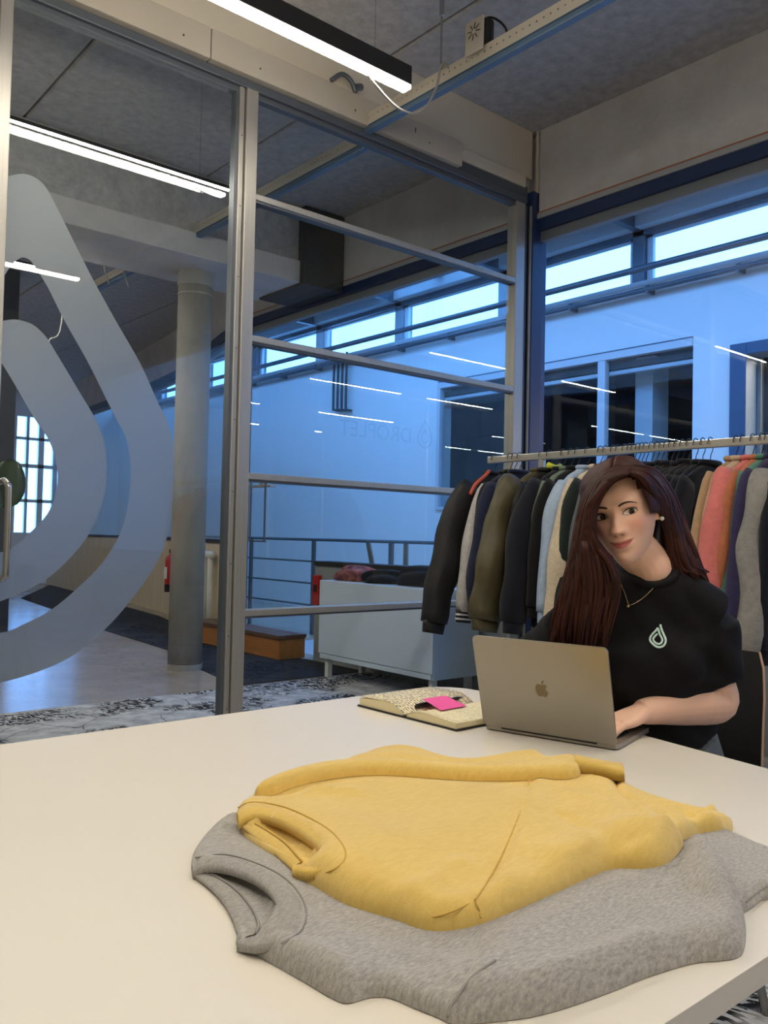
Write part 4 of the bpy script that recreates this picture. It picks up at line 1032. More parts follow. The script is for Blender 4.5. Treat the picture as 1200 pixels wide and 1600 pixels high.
# right hem piece lies lowest
HB = [(1085,1300,.757),(1131,1293,.757),(1169,1307,.757),(1205,1321,.757),(1270,1345,.757),(1330,1372,.75),(1290,1395,.744),(1200,1402,.743),(1169,1420,.743),(1120,1440,.743),(1060,1400,.743)]
hem = Pad(px_poly(HB, 0.743, 4), 0.018, 0.014, noise=(0.0012, 8), seed=3)
loc0(hem.mesh('body_hem', M_gry, gs), gs)
gr_r = [
    (px_line([(697,1592),(712,1560),(740,1522),(776,1498)], .757), -0.006, 0.006),
    (px_line([(776,1498),(745,1545),(720,1590)], .757), 0.005, 0.012),
    (px_line([(776,1498),(850,1440),(960,1385),(1080,1330)], .77), 0.010, 0.05),
    (px_line([(560,1545),(640,1500),(730,1480)], .76), -0.006, 0.03),
    (px_line([(420,1490),(520,1500),(600,1530)], .76), 0.006, 0.03),
    (px_line([(1100,1310),(1130,1370),(1158,1420)], .76), 0.006, 0.018),
    (px_line([(880,1530),(1000,1480),(1140,1440)], .76), 0.005, 0.04),
    (px_line([(380,1478),(470,1500),(560,1545)], .755), 0.005, 0.012),
    (px_line([(570,1550),(600,1535),(690,1545)], .755), -0.006, 0.012),
    (px_line([(790,1570),(900,1520),(1010,1470)], .76), 0.006, 0.014),
    (px_line([(940,1540),(1060,1490),(1155,1470)], .755), -0.004, 0.014),
    (px_line([(320,1300),(350,1285),(380,1290)], .765), 0.006, 0.010),
    (px_line([(480,1440),(560,1480),(680,1490)], .76), 0.004, 0.016),
]
OPEN_G = px_poly([(303,1360),(335,1354),(372,1360),(408,1378),(430,1402),(433,1425),(420,1448),(398,1462),(376,1466),(372,1440),(352,1406),(326,1380)], .755, 4)
class NeckPad(Pad):
    """pad with a sunken neck opening where only the back panel lies"""
    def height(s, P, d=None):
        h = Pad.height(s, P, d); ins = inside(P, s.hole); dd = seg_dist(P, s.hole, np.roll(s.hole, -1, 0))
        k = np.where(ins, np.clip(dd/0.006, 0, 1), 0.0)
        return h*(1-k)+k*np.minimum(h, s.back)
gpad = NeckPad(gpoly, 0.022, 0.022, ridges=gr_r, noise=(0.0016, 9), seed=7); gpad.hole = OPEN_G; gpad.back = 0.006
def gbase(P):
    z = np.full(len(P), TZ); d = seg_dist(P, hem.poly, np.roll(hem.poly, -1, 0)); i_ = inside(P, hem.poly)
    return np.where(i_, z+0.016*np.clip(d/0.03, 0, 1), z)
gpad.base = gbase
loc0(gpad.mesh('body', M_gry, gs, step=0.008), gs)
def zof(pad, pts):   # lift photo-curve points onto a pad surface
    P = np.asarray(pts)[:, :2]; return pad.top(P)
def on_pad(pad, px, lift, z=.77, n=6):
    C_ = smoothcurve([(p[0], p[1], 0) for p in px], n); out = []
    zz = np.full(len(C_), z)
    for _ in range(8):
        P = np.array([tuple(onz(c.x, c.y, float(q)))[:2] for c, q in zip(C_, zz)]); zz = 0.5*zz+0.5*(pad.top(P)+lift)
    zz = np.convolve(np.pad(zz, 3, mode='edge'), np.ones(7)/7, 'valid')
    return [tuple(onz(c.x, c.y, float(q))) for c, q in zip(C_, zz)]
# front neck band of the grey one
GO = c3([(300,1350,.012),(318,1339,.018),(352,1340,.023),(398,1353,.025),(438,1374,.026),(464,1400,.026),(473,1426,.025),(464,1452,.023),(438,1470,.019),(402,1479,.013),(370,1476,.008)])
GI = c3([(301,1363,.010),(322,1355,.017),(352,1357,.022),(388,1369,.024),(418,1388,.025),(433,1411,.025),(434,1429,.024),(426,1446,.022),(412,1457,.018),(392,1464,.013),(374,1466,.008)])
loc0(rib_band(GO, GI, 'neck_band', M_gryr, gs, n=190, rib=0.0008), gs)
GO2 = c3([(300,1364,.006),(322,1380,.006),(346,1404,.006),(363,1433,.006),(372,1460,.006),(372,1470,.006)])
GI2 = c3([(318,1362,.008),(348,1376,.008),(376,1398,.008),(396,1424,.008),(404,1446,.008),(400,1460,.008)])
loc0(rib_band(GO2, GI2, 'back_neck_band', M_gryr, gs, n=140, arch=0.001, th=0.004), gs)
loc0(seam([(x, y, z_+0.001) for x, y, z_ in GI2], 'neck_tape', M_gryt, gs, 0.0016), gs)
loc0(seam(on_pad(gpad, [(305,1340),(352,1335),(402,1349),(444,1371),(470,1399),(479,1427),(469,1455),(440,1474)], 0.0012), 'collar_seam', M_gryt, gs), gs)
loc0(seam(on_pad(gpad, [(699,1588),(712,1560),(740,1524),(774,1500)], 0.0012, .757), 'sleeve_seam', M_gryt, gs, 0.0014), gs)
loc0(seam([(p.x, p.y, TZ+0.016) for p in [onz(x, y, .757) for x, y in ((1166,1409),(1185,1393),(1205,1380),(1260,1372))]], 'hem_seam', M_gryt, gs), gs)

# ---- butter yellow sweatshirt on top
ys = empty('sweatshirt', (1.2, 1.1, TZ)); tag(ys, 'butter yellow crew neck sweatshirt with folded sleeves on top of the grey one', 'sweatshirt', 'sweatshirts on the table')
def ybase(P):
    z = np.maximum(gpad.top(P), hem.top(P))
    return z
def ysm(P):
    # the upper garment bridges small dips below it
    o = np.zeros(len(P)); ks = [(0, 0), (0.02, 0), (-0.02, 0), (0, 0.02), (0, -0.02)]
    zs = [ybase(P+np.array(k)) for k in ks]
    return np.maximum(zs[0], np.mean(zs, 0))
RB = [(958,1196,.775),(985,1209,.778),(1008,1219,.780),(1040,1232,.778),(1062,1238,.778),(1080,1240,.78),(1093,1236,.786),(1112,1227,.790),(1124,1238,.784),(1128,1257,.775),(1146,1264,.770),(1128,1290,.765),(1093,1298,.764),(1070,1316,.764),(1030,1330,.764),(980,1290,.77)]
rp = Pad(px_poly(RB, .77, 4), 0.028, 0.02, base=ysm, noise=(0.003, 12), seed=12, ridges=[(px_line([(975,1222),(1010,1240),(1060,1248),(1105,1238)], .79), -0.008, 0.008), (px_line([(985,1235),(1030,1262),(1100,1268)], .79), 0.007, 0.015)])
loc0(rp.mesh('lower_hem', M_yel, ys), ys)
YB = [(369,1250,.785),(381,1229,.79),(398,1202,.79),(440,1188,.79),(500,1172,.79),(548,1159,.79),(579,1147,.79),(617,1141,.79),(656,1144,.79),(702,1156,.79),(740,1162,.785),(801,1153,.785),(840,1152,.785),(862,1163,.785),(920,1182,.785),(962,1190,.79),(976,1210,.79),(1016,1246,.79),(1050,1277,.785),(1067,1311,.775),(1064,1338,.765),(1039,1363,.762),(1001,1368,.763),(958,1363,.763),(924,1374,.763),(878,1395,.763),(817,1420,.763),(755,1439,.764),(694,1446,.764),(656,1443,.764),(617,1429,.765),(571,1417,.766),(533,1405,.767),(491,1383,.768),(457,1364,.77),(458,1352,.77),(418,1325,.77),(387,1302,.768),(373,1283,.768),(369,1264,.772)]
ypoly = px_poly(YB, .77, 4)
yr = [
    (px_line([(832,1190),(817,1256),(786,1332),(757,1384),(742,1406)], .80), -0.004, 0.006),
    (px_line([(846,1192),(833,1258),(803,1334),(773,1388),(765,1420)], .80), 0.007, 0.016),
    (px_line([(742,1406),(752,1436)], .79), -0.005, 0.005),
    (px_line([(617,1429),(680,1430),(740,1406)], .79), -0.004, 0.006),
    (px_line([(930,1372),(955,1335),(985,1322)], .79), -0.012, 0.014),
    (px_line([(880,1320),(960,1290),(1030,1290)], .80), 0.012, 0.035),
    (px_line([(985,1366),(1030,1345),(1062,1325)], .79), 0.008, 0.02),
    (px_line([(860,1215),(930,1240),(1000,1290)], .80), 0.006, 0.03),
    (px_line([(420,1240),(500,1255),(600,1300)], .80), 0.004, 0.04),
    (px_line([(400,1215),(450,1207),(520,1200)], .80), -0.008, 0.02),
    (px_line([(570,1330),(680,1290),(800,1240)], .80), 0.004, 0.05),
    (px_line([(575,1158),(617,1152),(660,1155)], .80), 0.008, 0.03),
    (px_line([(600,1395),(660,1380),(720,1345)], .79), 0.006, 0.014),
    (px_line([(500,1372),(560,1385),(640,1405)], .785), -0.005, 0.012),
    (px_line([(870,1385),(930,1345),(1000,1325)], .79), 0.007, 0.012),
    (px_line([(880,1260),(940,1300),(955,1345)], .80), -0.006, 0.012),
    (px_line([(985,1215),(1000,1262),(1048,1300)], .79), 0.006, 0.012),
    (px_line([(410,1225),(470,1218),(560,1225)], .80), 0.005, 0.014),
]
OPEN_Y = px_poly([(378,1284),(405,1277),(440,1285),(474,1303),(497,1322),(502,1336),(494,1345),(474,1349),(458,1347),(428,1326),(396,1301)], .785, 4)
ypad = NeckPad(ypoly, 0.026, 0.024, base=ysm, ridges=yr, noise=(0.0018, 8), seed=21); ypad.hole = OPEN_Y; ypad.back = 0.007
loc0(ypad.mesh('body', M_yel, ys, step=0.008), ys)
YO = c3([(370,1268,.040),(385,1259,.046),(410,1258,.050),(445,1267,.052),(482,1284,.053),(514,1304,.053),(532,1326,.052),(531,1343,.050),(513,1357,.046),(484,1363,.040),(457,1360,.035)])
YI = c3([(373,1285,.036),(387,1277,.043),(408,1275,.047),(438,1283,.050),(470,1300,.051),(495,1319,.051),(503,1333,.050),(501,1342,.048),(491,1348,.045),(474,1352,.040),(459,1351,.035)])
loc0(rib_band(YO, YI, 'neck_band', M_yelr, ys, n=180, th=0.010, rib=0.0008), ys)
YO2 = c3([(373,1286,.031),(396,1305,.030),(425,1328,.030),(457,1357,.031)])
YI2 = c3([(388,1282,.036),(414,1296,.036),(446,1318,.036),(472,1347,.036)])
loc0(rib_band(YO2, YI2, 'back_neck_band', M_yelr, ys, n=140, arch=0.001, th=0.004), ys)
loc0(seam([(x, y, z_+0.001) for x, y, z_ in YI2], 'neck_tape', M_yelt, ys, 0.0015), ys)
loc0(seam(on_pad(ypad, [(372,1262),(388,1254),(412,1254),(448,1262),(486,1279),(519,1300),(538,1325),(537,1345),(516,1361),(486,1367)], 0.0012, .80), 'collar_seam', M_yelt, ys), ys)
loc0(seam(on_pad(ypad, [(832,1190),(817,1256),(786,1332),(757,1384),(742,1406)], 0.0012, .80), 'armhole_seam', M_yelt, ys), ys)
loc0(seam(on_pad(ypad, [(742,1406),(748,1420),(752,1434)], 0.0012, .785), 'side_seam', M_yelt, ys), ys)
loc0(seam(on_pad(ypad, [(617,1427),(680,1432),(742,1408)], 0.0012, .785), 'side_seam', M_yelt, ys), ys)
# neck label
p = onz(431, 1288, .778); zt = float(ypad.top(np.array([[p.x, p.y]]))[0])
lb_ = MB().box(-0.007, 0.007, -0.006, 0.006, 0, 0.001).build('neck_label', mat('woven white label', srgb(226, 222, 214), 0.8), ys); lb_.location = Vector((p.x, p.y, zt+0.003))-ys.location; lb_.rotation_euler = (0.3, -0.2, 0.7)
lm = MB().box(-0.003, 0.003, -0.003, 0.003, 0.001, 0.0014).build('print', M_black, lb_)
# the far sleeve folded back over the body, with its ribbed cuff
SB = [(398,1203,.803),(433,1187,.806),(472,1176,.808),(525,1169,.808),(600,1165,.808),(680,1167,.808),(760,1167,.808),(840,1163,.808),(899,1160,.808),(903,1188,.80),(832,1189,.80),(709,1187,.80),(610,1184,.80),(540,1188,.80),(470,1197,.80),(425,1206,.80)]
def sbase(P): return np.maximum(ypad.top(P), ysm(P))
sl = Pad(px_poly(SB, .805, 4), 0.020, 0.016, base=lambda P: sbase(P)+0.001, noise=(0.0012, 14), seed=31)
loc0(sl.mesh('sleeve', M_yel, ys, step=0.006), ys)
# cuff: flattened ribbed tube
c0, c1 = onz(898, 1176, .80), onz(974, 1186, .795)
z0 = float(sbase(np.array([[c0.x, c0.y]]))[0])
rings = []; N = 56
dirc = (Vector((c1.x, c1.y, 0))-Vector((c0.x, c0.y, 0))); Lc = dirc.length; dirc.normalize(); side = Vector((-dirc.y, dirc.x, 0))
for i in range(13):
    t_ = i/12; w_ = 0.036*(1.0-0.22*math.sin(math.pi*min(1, t_*1.2)))*(1+0.15*t_*t_); hh = 0.0125*(1-0.1*t_)
    c = Vector((c0.x, c0.y, 0))+dirc*(Lc*t_); zc = z0*(1-t_)+(z0-0.010)*t_+0.0105
    rg = []
    for k in range(N):
        a_ = 2*math.pi*k/N; rr = 1+0.06*(1 if k % 2 else -1)
        rg.append((c.x+side.x*math.cos(a_)*w_*rr, c.y+side.y*math.cos(a_)*w_*rr, zc+math.sin(a_)*hh*rr))
    rings.append(rg)
slo = [o for o in ys.children if o.name.startswith('sleeve')][-1]
cf = MB().loft(rings).build('cuff', M_yelr, slo, smooth=True)

# ---- laptop
A_, B_ = onz(757, 1136, .745), onz(965, 1170, .745)
ld = (B_-A_).normalized(); ln = Vector((-ld.y, ld.x, 0))
if ln.x < 0: ln = -ln
LW = 0.3076; LD = 0.215; LC = (A_+B_)/2
lap = empty('laptop', (LC.x, LC.y, TZ)); tag(lap, 'open silver laptop with its lid back facing the camera', 'laptop')
lap.rotation_euler = (0, 0, math.atan2(ln.y, ln.x))        # local +x = towards the user, local y = along the hinge
M_space = mat('space grey aluminium', srgb(158, 152, 142), 0.34, 0.75, spec=0.5)
M_key = mat('black keys', srgb(26, 26, 28), 0.5)
def rrect(w, h, r_, n=6, x0=0, y0=0):
    P = []
    for cx, cy, a0 in ((w/2-r_, h/2-r_, 0), (-w/2+r_, h/2-r_, 1), (-w/2+r_, -h/2+r_, 2), (w/2-r_, -h/2+r_, 3)):
        for k in range(n+1):
            a_ = (a0+k/n)*math.pi/2; P.append((x0+cx+r_*math.cos(a_), y0+cy+r_*math.sin(a_)))
    return P
MB().prism(rrect(LD, LW, 0.011, x0=LD/2), 0.002, 0.0125).build('base', M_space, lap, bevel=0.0015, seg=2)
MB().prism(rrect(0.105, 0.272, 0.003, x0=0.075), 0.0125, 0.0128).build('keyboard_well', M_black, lap)
for r_ in range(6):
    nk = 14 if r_ < 5 else 9
    xs = 0.030+r_*0.0178
    for k in range(nk):
        wk = 0.268/nk*(1.0); y0 = -0.134+k*wk
        if r_ == 5 and k == 4: pass
        MB().box(xs, xs+0.0155, y0+0.0012, y0+wk-0.0012, 0.0128, 0.0140).build('key', M_key, lap)
MB().prism(rrect(0.068, 0.118, 0.004, x0=0.172), 0.0125, 0.0127).build('trackpad', mat('trackpad glass', srgb(140, 136, 130), 0.3, 0.4), lap)
for y in (-0.13, 0.13):
    for x in (0.02, 0.195): MB().cyl((x, y), 0.007, 0, 0.002, 12).build('foot', M_black, lap)
lid = empty('lid', (0, 0, 0.0105)); lid.parent = lap; lid.rotation_euler = (0, math.radians(-107), 0)   # local x runs up the lid
MB().prism(rrect(LD, LW, 0.011, x0=LD/2+0.002), -0.0, 0.0045).build('lid_shell', M_space, lid, bevel=0.0015, seg=2)
MB().prism(rrect(LD-0.008, LW-0.006, 0.009, x0=LD/2+0.002), -0.0006, 0.0).build('screen', mat('dark screen', srgb(20, 22, 26), 0.12), lid)
# which side faces the camera decides where the emblem goes
M_mirror = mat('polished emblem', srgb(120, 108, 84), 0.12, 1.0)
def apple(sc):
    o = [(0, 0.62), (0.18, 0.72), (0.42, 0.74), (0.66, 0.62), (0.78, 0.48)]
    bite = [(0.62, 0.34), (0.55, 0.12), (0.60, -0.12), (0.74, -0.28), (0.86, -0.36)]
    rest = [(0.74, -0.66), (0.54, -0.94), (0.34, -1.02), (0.16, -0.95), (0, -0.92), (-0.16, -0.95), (-0.34, -1.02), (-0.54, -0.92), (-0.76, -0.58), (-0.88, -0.14), (-0.86, 0.26), (-0.70, 0.58), (-0.46, 0.73), (-0.20, 0.71)]
    body = [(p.x*sc, p.y*sc) for p in smoothcurve([(x, y, 0) for x, y in o], 3)]+[(p.x*sc, p.y*sc) for p in smoothcurve([(x, y, 0) for x, y in bite], 3)]+[(p.x*sc, p.y*sc) for p in smoothcurve([(x, y, 0) for x, y in rest], 3)]
    lf = [(p.x*sc, p.y*sc) for p in smoothcurve([(0.02, 0.78, 0), (0.04, 1.02, 0), (0.22, 1.24, 0), (0.38, 1.30, 0), (0.36, 1.06, 0), (0.20, 0.84, 0)], 3, True)]
    return body, lf
bd, lf = apple(0.0165)
SGN = 1.0
for nm, P in (('emblem', bd), ('emblem_leaf', lf)):
    MB().prism([(LD*0.5+y, -x*SGN) for x, y in P], 0.0045, 0.0049).build(nm, M_mirror, lid)
MB().tube([(0.0, -0.11, 0.0), (0.0, 0.11, 0.0)], 0.004, 8).build('hinge', M_black, lid)

# ---- notebook, pen and sticky note
nb = empty('notebook', (1.362, 1.507, TZ)); nb.rotation_euler = (0, 0, math.radians(1.0)); tag(nb, 'open black covered notebook with cream handwritten pages beside the laptop', 'notebook')
M_cover = mat('black leatherette', srgb(20, 20, 24), 0.55)
def page_mat(name, ink, dens):
    m = bpy.data.materials.new(name); m.use_nodes = True; nt = m.node_tree; b = nt.nodes['Principled BSDF']; b.inputs['Roughness'].default_value = 0.8
    tc = nt.nodes.new('ShaderNodeTexCoord'); sp = nt.nodes.new('ShaderNodeSeparateXYZ'); nt.links.new(tc.outputs['Object'], sp.inputs[0])
    w = nt.nodes.new('ShaderNodeMath'); w.operation = 'MULTIPLY'; w.inputs[1].default_value = 1/0.0088; nt.links.new(sp.outputs['X'], w.inputs[0])
    fr = nt.nodes.new('ShaderNodeMath'); fr.operation = 'FRACT'; nt.links.new(w.outputs[0], fr.inputs[0])
    g1 = nt.nodes.new('ShaderNodeMath'); g1.operation = 'LESS_THAN'; g1.inputs[1].default_value = 0.5; nt.links.new(fr.outputs[0], g1.inputs[0])
    n = nt.nodes.new('ShaderNodeTexNoise'); n.inputs['Scale'].default_value = 150; n.inputs['Detail'].default_value = 3; nt.links.new(tc.outputs['Object'], n.inputs['Vector'])
    g2 = nt.nodes.new('ShaderNodeMath'); g2.operation = 'GREATER_THAN'; g2.inputs[1].default_value = dens; nt.links.new(n.outputs['Fac'], g2.inputs[0])
    ml = nt.nodes.new('ShaderNodeMath'); ml.operation = 'MULTIPLY'; nt.links.new(g1.outputs[0], ml.inputs[0]); nt.links.new(g2.outputs[0], ml.inputs[1])
    mx = nt.nodes.new('ShaderNodeMixRGB'); mx.inputs[1].default_value = (*srgb(236, 226, 192), 1); mx.inputs[2].default_value = (*ink, 1)
    nt.links.new(ml.outputs[0], mx.inputs[0]); nt.links.new(mx.outputs[0], b.inputs['Base Color']); return m
M_pg = page_mat('handwritten cream page', srgb(112, 107, 108), 0.47); M_pg2 = page_mat('lightly ruled cream page', srgb(206, 198, 172), 0.5)
M_pedge = mat('cream page block edge', srgb(232, 220, 180), 0.85, var=0.1, scale=200, stretch=(0.2, 0.2, 8))
NW, NS = 0.168, 0.245
for s_ in (1, -1):
    MB().box(-0.004, NS+0.004, min(0.004*s_, s_*(NW+0.005)), max(0.004*s_, s_*(NW+0.005)), 0.0, 0.004).build('cover', M_cover, nb, bevel=0.001)
MB().box(-0.004, NS+0.004, -0.006, 0.006, 0, 0.006).build('spine', M_cover, nb, bevel=0.001)
def block(s_, hpeak, hend, ext, name, m):
    prof = []
    for k in range(17):
        t_ = k/16; y = NW*t_*(1.0+ext)
        z_ = 0.006+(hpeak-0.006)*math.sin(min(1, t_/0.38)*math.pi/2)+(hend-hpeak)*max(0, (t_-0.38)/0.62)**1.6
        prof.append((y*s_, z_))
    return prof
for s_, hp_, he_, mm in ((1, 0.028, 0.020, M_pg), (-1, 0.022, 0.014, M_pg2)):
    pr = block(s_, hp_, he_, 0, '', None)
    vs = []; 
    for x in (0.0, NS): vs += [(x, y, z_) for y, z_ in pr]+[(x, y, 0.004) for y, z_ in pr]
    n = len(pr); fs = []
    for i in range(n-1):
        fs.append((i, i+1, n+i+1, n+i)); fs.append((2*n+i, 3*n+i, 3*n+i+1, 2*n+i+1)); fs.append((n+i, n+i+1, 3*n+i+1, 3*n+i))
    fs.append((n-1, 3*n-1, 4*n-1, 2*n-1)); fs.append((0, n, 3*n, 2*n))
    # top handled by the page sheet
    fs += [(i, 2*n+i, 2*n+i+1, i+1) for i in range(n-1)]
    MB().add(vs, fs).build('page_block', M_pedge, nb)
    pg = MB().loft([[(x, y, z_+0.0006+(0.004*((abs(y)/NW)**3) if s_ > 0 else 0)) for y, z_ in pr] for x in (-0.001, NS*0.25, NS*0.5, NS*0.75, NS+0.001)], closed=False, cap=False).build('page', mm, nb, smooth=True)
    md = pg.modifiers.new('t', 'SOLIDIFY'); md.thickness = 0.0004; md.offset = 1
def page_z(xl, yl):
    s_ = 1 if yl > 0 else -1; t_ = abs(yl)/NW; hp_, he_ = (0.028, 0.020) if s_ > 0 else (0.022, 0.014)
    return 0.006+(hp_-0.006)*math.sin(min(1, t_/0.38)*math.pi/2)+(he_-hp_)*max(0, (t_-0.38)/0.62)**1.6
bpy.context.view_layer.update()
nbi = nb.matrix_world.inverted()
q = [nbi @ onz(x, y, TZ+h_) for x, y, h_ in ((660,1092,.036),(696,1087,.036),(729,1103,.026),(689,1110,.026))]
cx = sum((p.x for p in q))/4; cy = sum((p.y for p in q))/4
sn = MB(); gp = []
for i in range(7):
    for j in range(7):
        a_ = q[0].lerp(q[1], i/6); b2 = q[3].lerp(q[2], i/6); p = a_.lerp(b2, j/6); gp.append((p.x, p.y, max(p.z, page_z(p.x, p.y)+0.002)))
sn.add(gp, [(i*7+j, (i+1)*7+j, (i+1)*7+j+1, i*7+j+1) for i in range(6) for j in range(6)])
o = sn.build('sticky_note', mat('hot pink paper', srgb(246, 96, 172), 0.7)); o.matrix_world = nb.matrix_world
md = o.modifiers.new('t', 'SOLIDIFY'); md.thickness = 0.0004; md.offset = 1
tag(o, 'hot pink square sticky note stuck on the notebook page', 'sticky note')
pa, pb = nbi @ onz(650, 1097, TZ+0.030), nbi @ onz(722, 1087, TZ+0.026)
za = max(page_z(pa.x, pa.y), page_z(pb.x, pb.y), page_z((pa.x+pb.x)/2, (pa.y+pb.y)/2))+0.0055
pa.z = page_z(pa.x, pa.y)+0.0060; pb.z = page_z(pb.x, pb.y)+0.0060
pen = empty('ballpoint_pen', nb.matrix_world @ pa); tag(pen, 'black pen lying across the notebook under the pink note', 'pen')
d_ = (nb.matrix_world @ pb)-(nb.matrix_world @ pa)
MB().tube([(0, 0, 0), d_*0.35, d_*0.36, d_*0.9, d_], [0.005, 0.005, 0.0042, 0.0042, 0.0012], 12).build('barrel', M_black, pen, smooth=False)
MB().bar(d_*0.0+Vector((0, 0, 0.006)), d_*0.28+Vector((0, 0, 0.0055)), 0.004, 0.0015).build('clip', M_dark, pen)

# ================================================================== the woman at the laptop
rv, uv, fv = Vector(_r), Vector(_u), Vector(_f)
def J(x, y, D): return ondist(x, y, D)
# ---- head in its own frame: +x her right, +y face, +z up
HY, HR, HP = math.radians(27), math.radians(13), math.radians(4)
F_ = (-fv*math.cos(HY)-rv*math.sin(HY)).normalized()
U_ = (uv*math.cos(HR)-rv*math.sin(HR))
F_ = (F_*math.cos(HP)-U_*math.sin(HP)).normalized()
X_ = F_.cross(U_).normalized(); U_ = X_.cross(F_).normalized()
HS = 1.0
eye_mid = J(961.5, 805, 1.845)
HC = eye_mid-F_*0.080-U_*0.000
HM = Matrix(((X_.x, F_.x, U_.x, HC.x), (X_.y, F_.y, U_.y, HC.y), (X_.z, F_.z, U_.z, HC.z), (0, 0, 0, 1)))
HMi = HM.inverted()
_tz = [-.114, -.110, -.103, -.092, -.078, -.060, -.040, -.020, 0.0, .020, .045, .070, .090, .103, .110, .1135]
_tw = [.001, .016, .026, .0365, .0465, .0560, .0640, .0695, .0715, .0735, .0735, .0665, .0530, .0360, .0200, .001]
_tf = [.052, .066, .074, .0785, .081, .0825, .084, .085, .0855, .086, .083, .0715, .053, .035, .020, .001]
_tb = [-.035, -.025, -.010, .010, .030, .048, .066, .082, .091, .094, .091, .079, .060, .040, .022, .001]
def g1(x, s): return np.exp(-(x/s)**2)
def face_disp(x, z):
    """forward displacement of the face surface"""
    ax = np.abs(x); d = np.zeros_like(x)
    # nose
    zt = np.clip((0.010-z)/0.046, 0, 1); below = np.clip((z+0.047)/0.008, 0, 1)
    d += (0.003+0.0195*zt**1.5)*g1(x, 0.0075+0.0035*zt)*below*np.where(z > 0.010, g1(z-0.010, 0.012), 1)
    d += 0.008*g1(ax-0.0115, 0.0062)*g1(z+0.0375, 0.0075)
    # sockets, brow, cheek
    d -= 0.0100*g1(ax-0.031, 0.0155)*g1(z-0.001, 0.0105)
    d += 0.0045*g1(ax-0.028, 0.022)*g1(z-0.021, 0.009)
    d += 0.0050*g1(ax-0.044, 0.018)*g1(z+0.028, 0.018)
    d -= 0.0030*g1(ax-0.040, 0.015)*g1(z+0.062, 0.016)
    # mouth (a slight smile)
    zm = z-0.0000-11.0*x*x
    d += 0.0050*g1(x, 0.020)*g1(zm+0.0590, 0.0046)
    d += 0.0060*g1(x, 0.017)*g1(zm+0.0705, 0.0052)
    d -= 0.0035*g1(x, 0.022)*g1(zm+0.0645, 0.0020)
    d -= 0.0020*g1(ax-0.026, 0.005)*g1(z+0.060, 0.005)
    d += 0.0040*g1(x, 0.030)*g1(z+0.064, 0.016)
    d -= 0.0030*g1(x, 0.020)*g1(z+0.081, 0.006)
    d += 0.0055*g1(x, 0.017)*g1(z+0.099, 0.012)
    return d
def head_surface(nz=150, na=160, grow=0.0):
    zs = np.concatenate([np.linspace(-.114, -.104, 14), np.linspace(-.103, .10, nz), np.linspace(.1015, .1135, 16)])
    vs = []
    for z in zs:
        w, fr, bk = np.interp(z, _tz, _tw)+grow, np.interp(z, _tz, _tf)+grow, np.interp(z, _tz, _tb)+grow
        mid = 0.0
        th = np.linspace(0, 2*np.pi, na, endpoint=False)
        c, s_ = np.cos(th), np.sin(th)
        pw = 0.86
        x = w*np.sign(c)*np.abs(c)**pw
        y = np.where(s_ > 0, fr*np.abs(s_)**0.92, np.maximum(-bk, -bk)*np.abs(s_))
        if bk < 0: y = np.where(s_ > 0, (-bk+0.0)+(fr+bk)*np.abs(s_)**0.92, -bk*np.ones_like(s_)+0.0005*s_)
        y = y+np.where(s_ > 0, face_disp(x, np.full_like(x, z))*np.clip((s_-0.05)/0.3, 0, 1), 0) if grow == 0 else y
        for a_, b2 in zip(x, y): vs.append((float(a_), float(b2), float(z)+grow*float(z)/0.11))
    n = len(zs); fs = [(i*na+k, i*na+(k+1) % na, (i+1)*na+(k+1) % na, (i+1)*na+k) for i in range(n-1) for k in range(na)]
    fs += [tuple(reversed(range(na))), tuple((n-1)*na+k for k in range(na))]
    return vs, fs
def face_y(x, z):
    """front surface of the head at (x, z)"""
    w, fr = np.interp(z, _tz, _tw), np.interp(z, _tz, _tf)
    c = min(1, (abs(x)/w))**(1/0.86); s_ = math.sqrt(max(0, 1-c*c))
    return fr*s_**0.92+float(face_disp(np.array([x]), np.array([z]))[0])*min(1, max(0, (s_-0.05)/0.3))
def capsule_chain(pts, rad, n=14, sub=5):
    P = smoothcurve(pts, sub); R_ = np.interp(np.linspace(0, len(pts)-1, len(P)), range(len(pts)), rad)
    mb = MB().tube(P, list(map(float, R_)), n)
    return mb
def ball(c, r_, n=2, s=(1, 1, 1)):
    bm = bmesh.new(); bmesh.ops.create_icosphere(bm, subdivisions=n, radius=r_)
    vs = [(c[0]+v.co.x*s[0], c[1]+v.co.y*s[1], c[2]+v.co.z*s[2]) for v in bm.verts]; fs = [tuple(v.index for v in f.verts) for f in bm.faces]; bm.free()
    return vs, fs
def remesh(mb, voxel, smooth=6, fac=0.5):
    o = mb.build('tmp_body', None)
    md = o.modifiers.new('r', 'REMESH'); md.mode = 'VOXEL'; md.voxel_size = voxel; md.adaptivity = 0
    if smooth:
        sm = o.modifiers.new('s', 'SMOOTH'); sm.factor = fac; sm.iterations = smooth
    dg = bpy.context.evaluated_depsgraph_get(); me = bpy.data.meshes.new_from_object(o.evaluated_get(dg))
    bpy.data.objects.remove(o)
    me.polygons.foreach_set('use_smooth', [True]*len(me.polygons))
    return me

# ---- joints
neck0 = HC+U_*(-0.055)-F_*0.020
neckb = J(1015, 892, 1.945)
shL, shR = J(1108, 968, 1.955), J(893, 985, 2.00)          # her left is right in the picture
lapm = Matrix.Translation(lap.location) @ Matrix.Rotation(lap.rotation_euler.z, 4, 'Z')
elL, wrL = lapm @ Vector((0.362, -0.262, 0.064)), lapm @ Vector((0.180, -0.150, 0.052))
elR, wrR = lapm @ Vector((0.37, 0.26, 0.06)), lapm @ Vector((0.20, 0.095, 0.052))
chest = J(1000, 1010, 1.99); waist = J(1012, 1130, 2.06); hip = J(1020, 1215, 2.14)
hip.z = max(hip.z, 0.52)

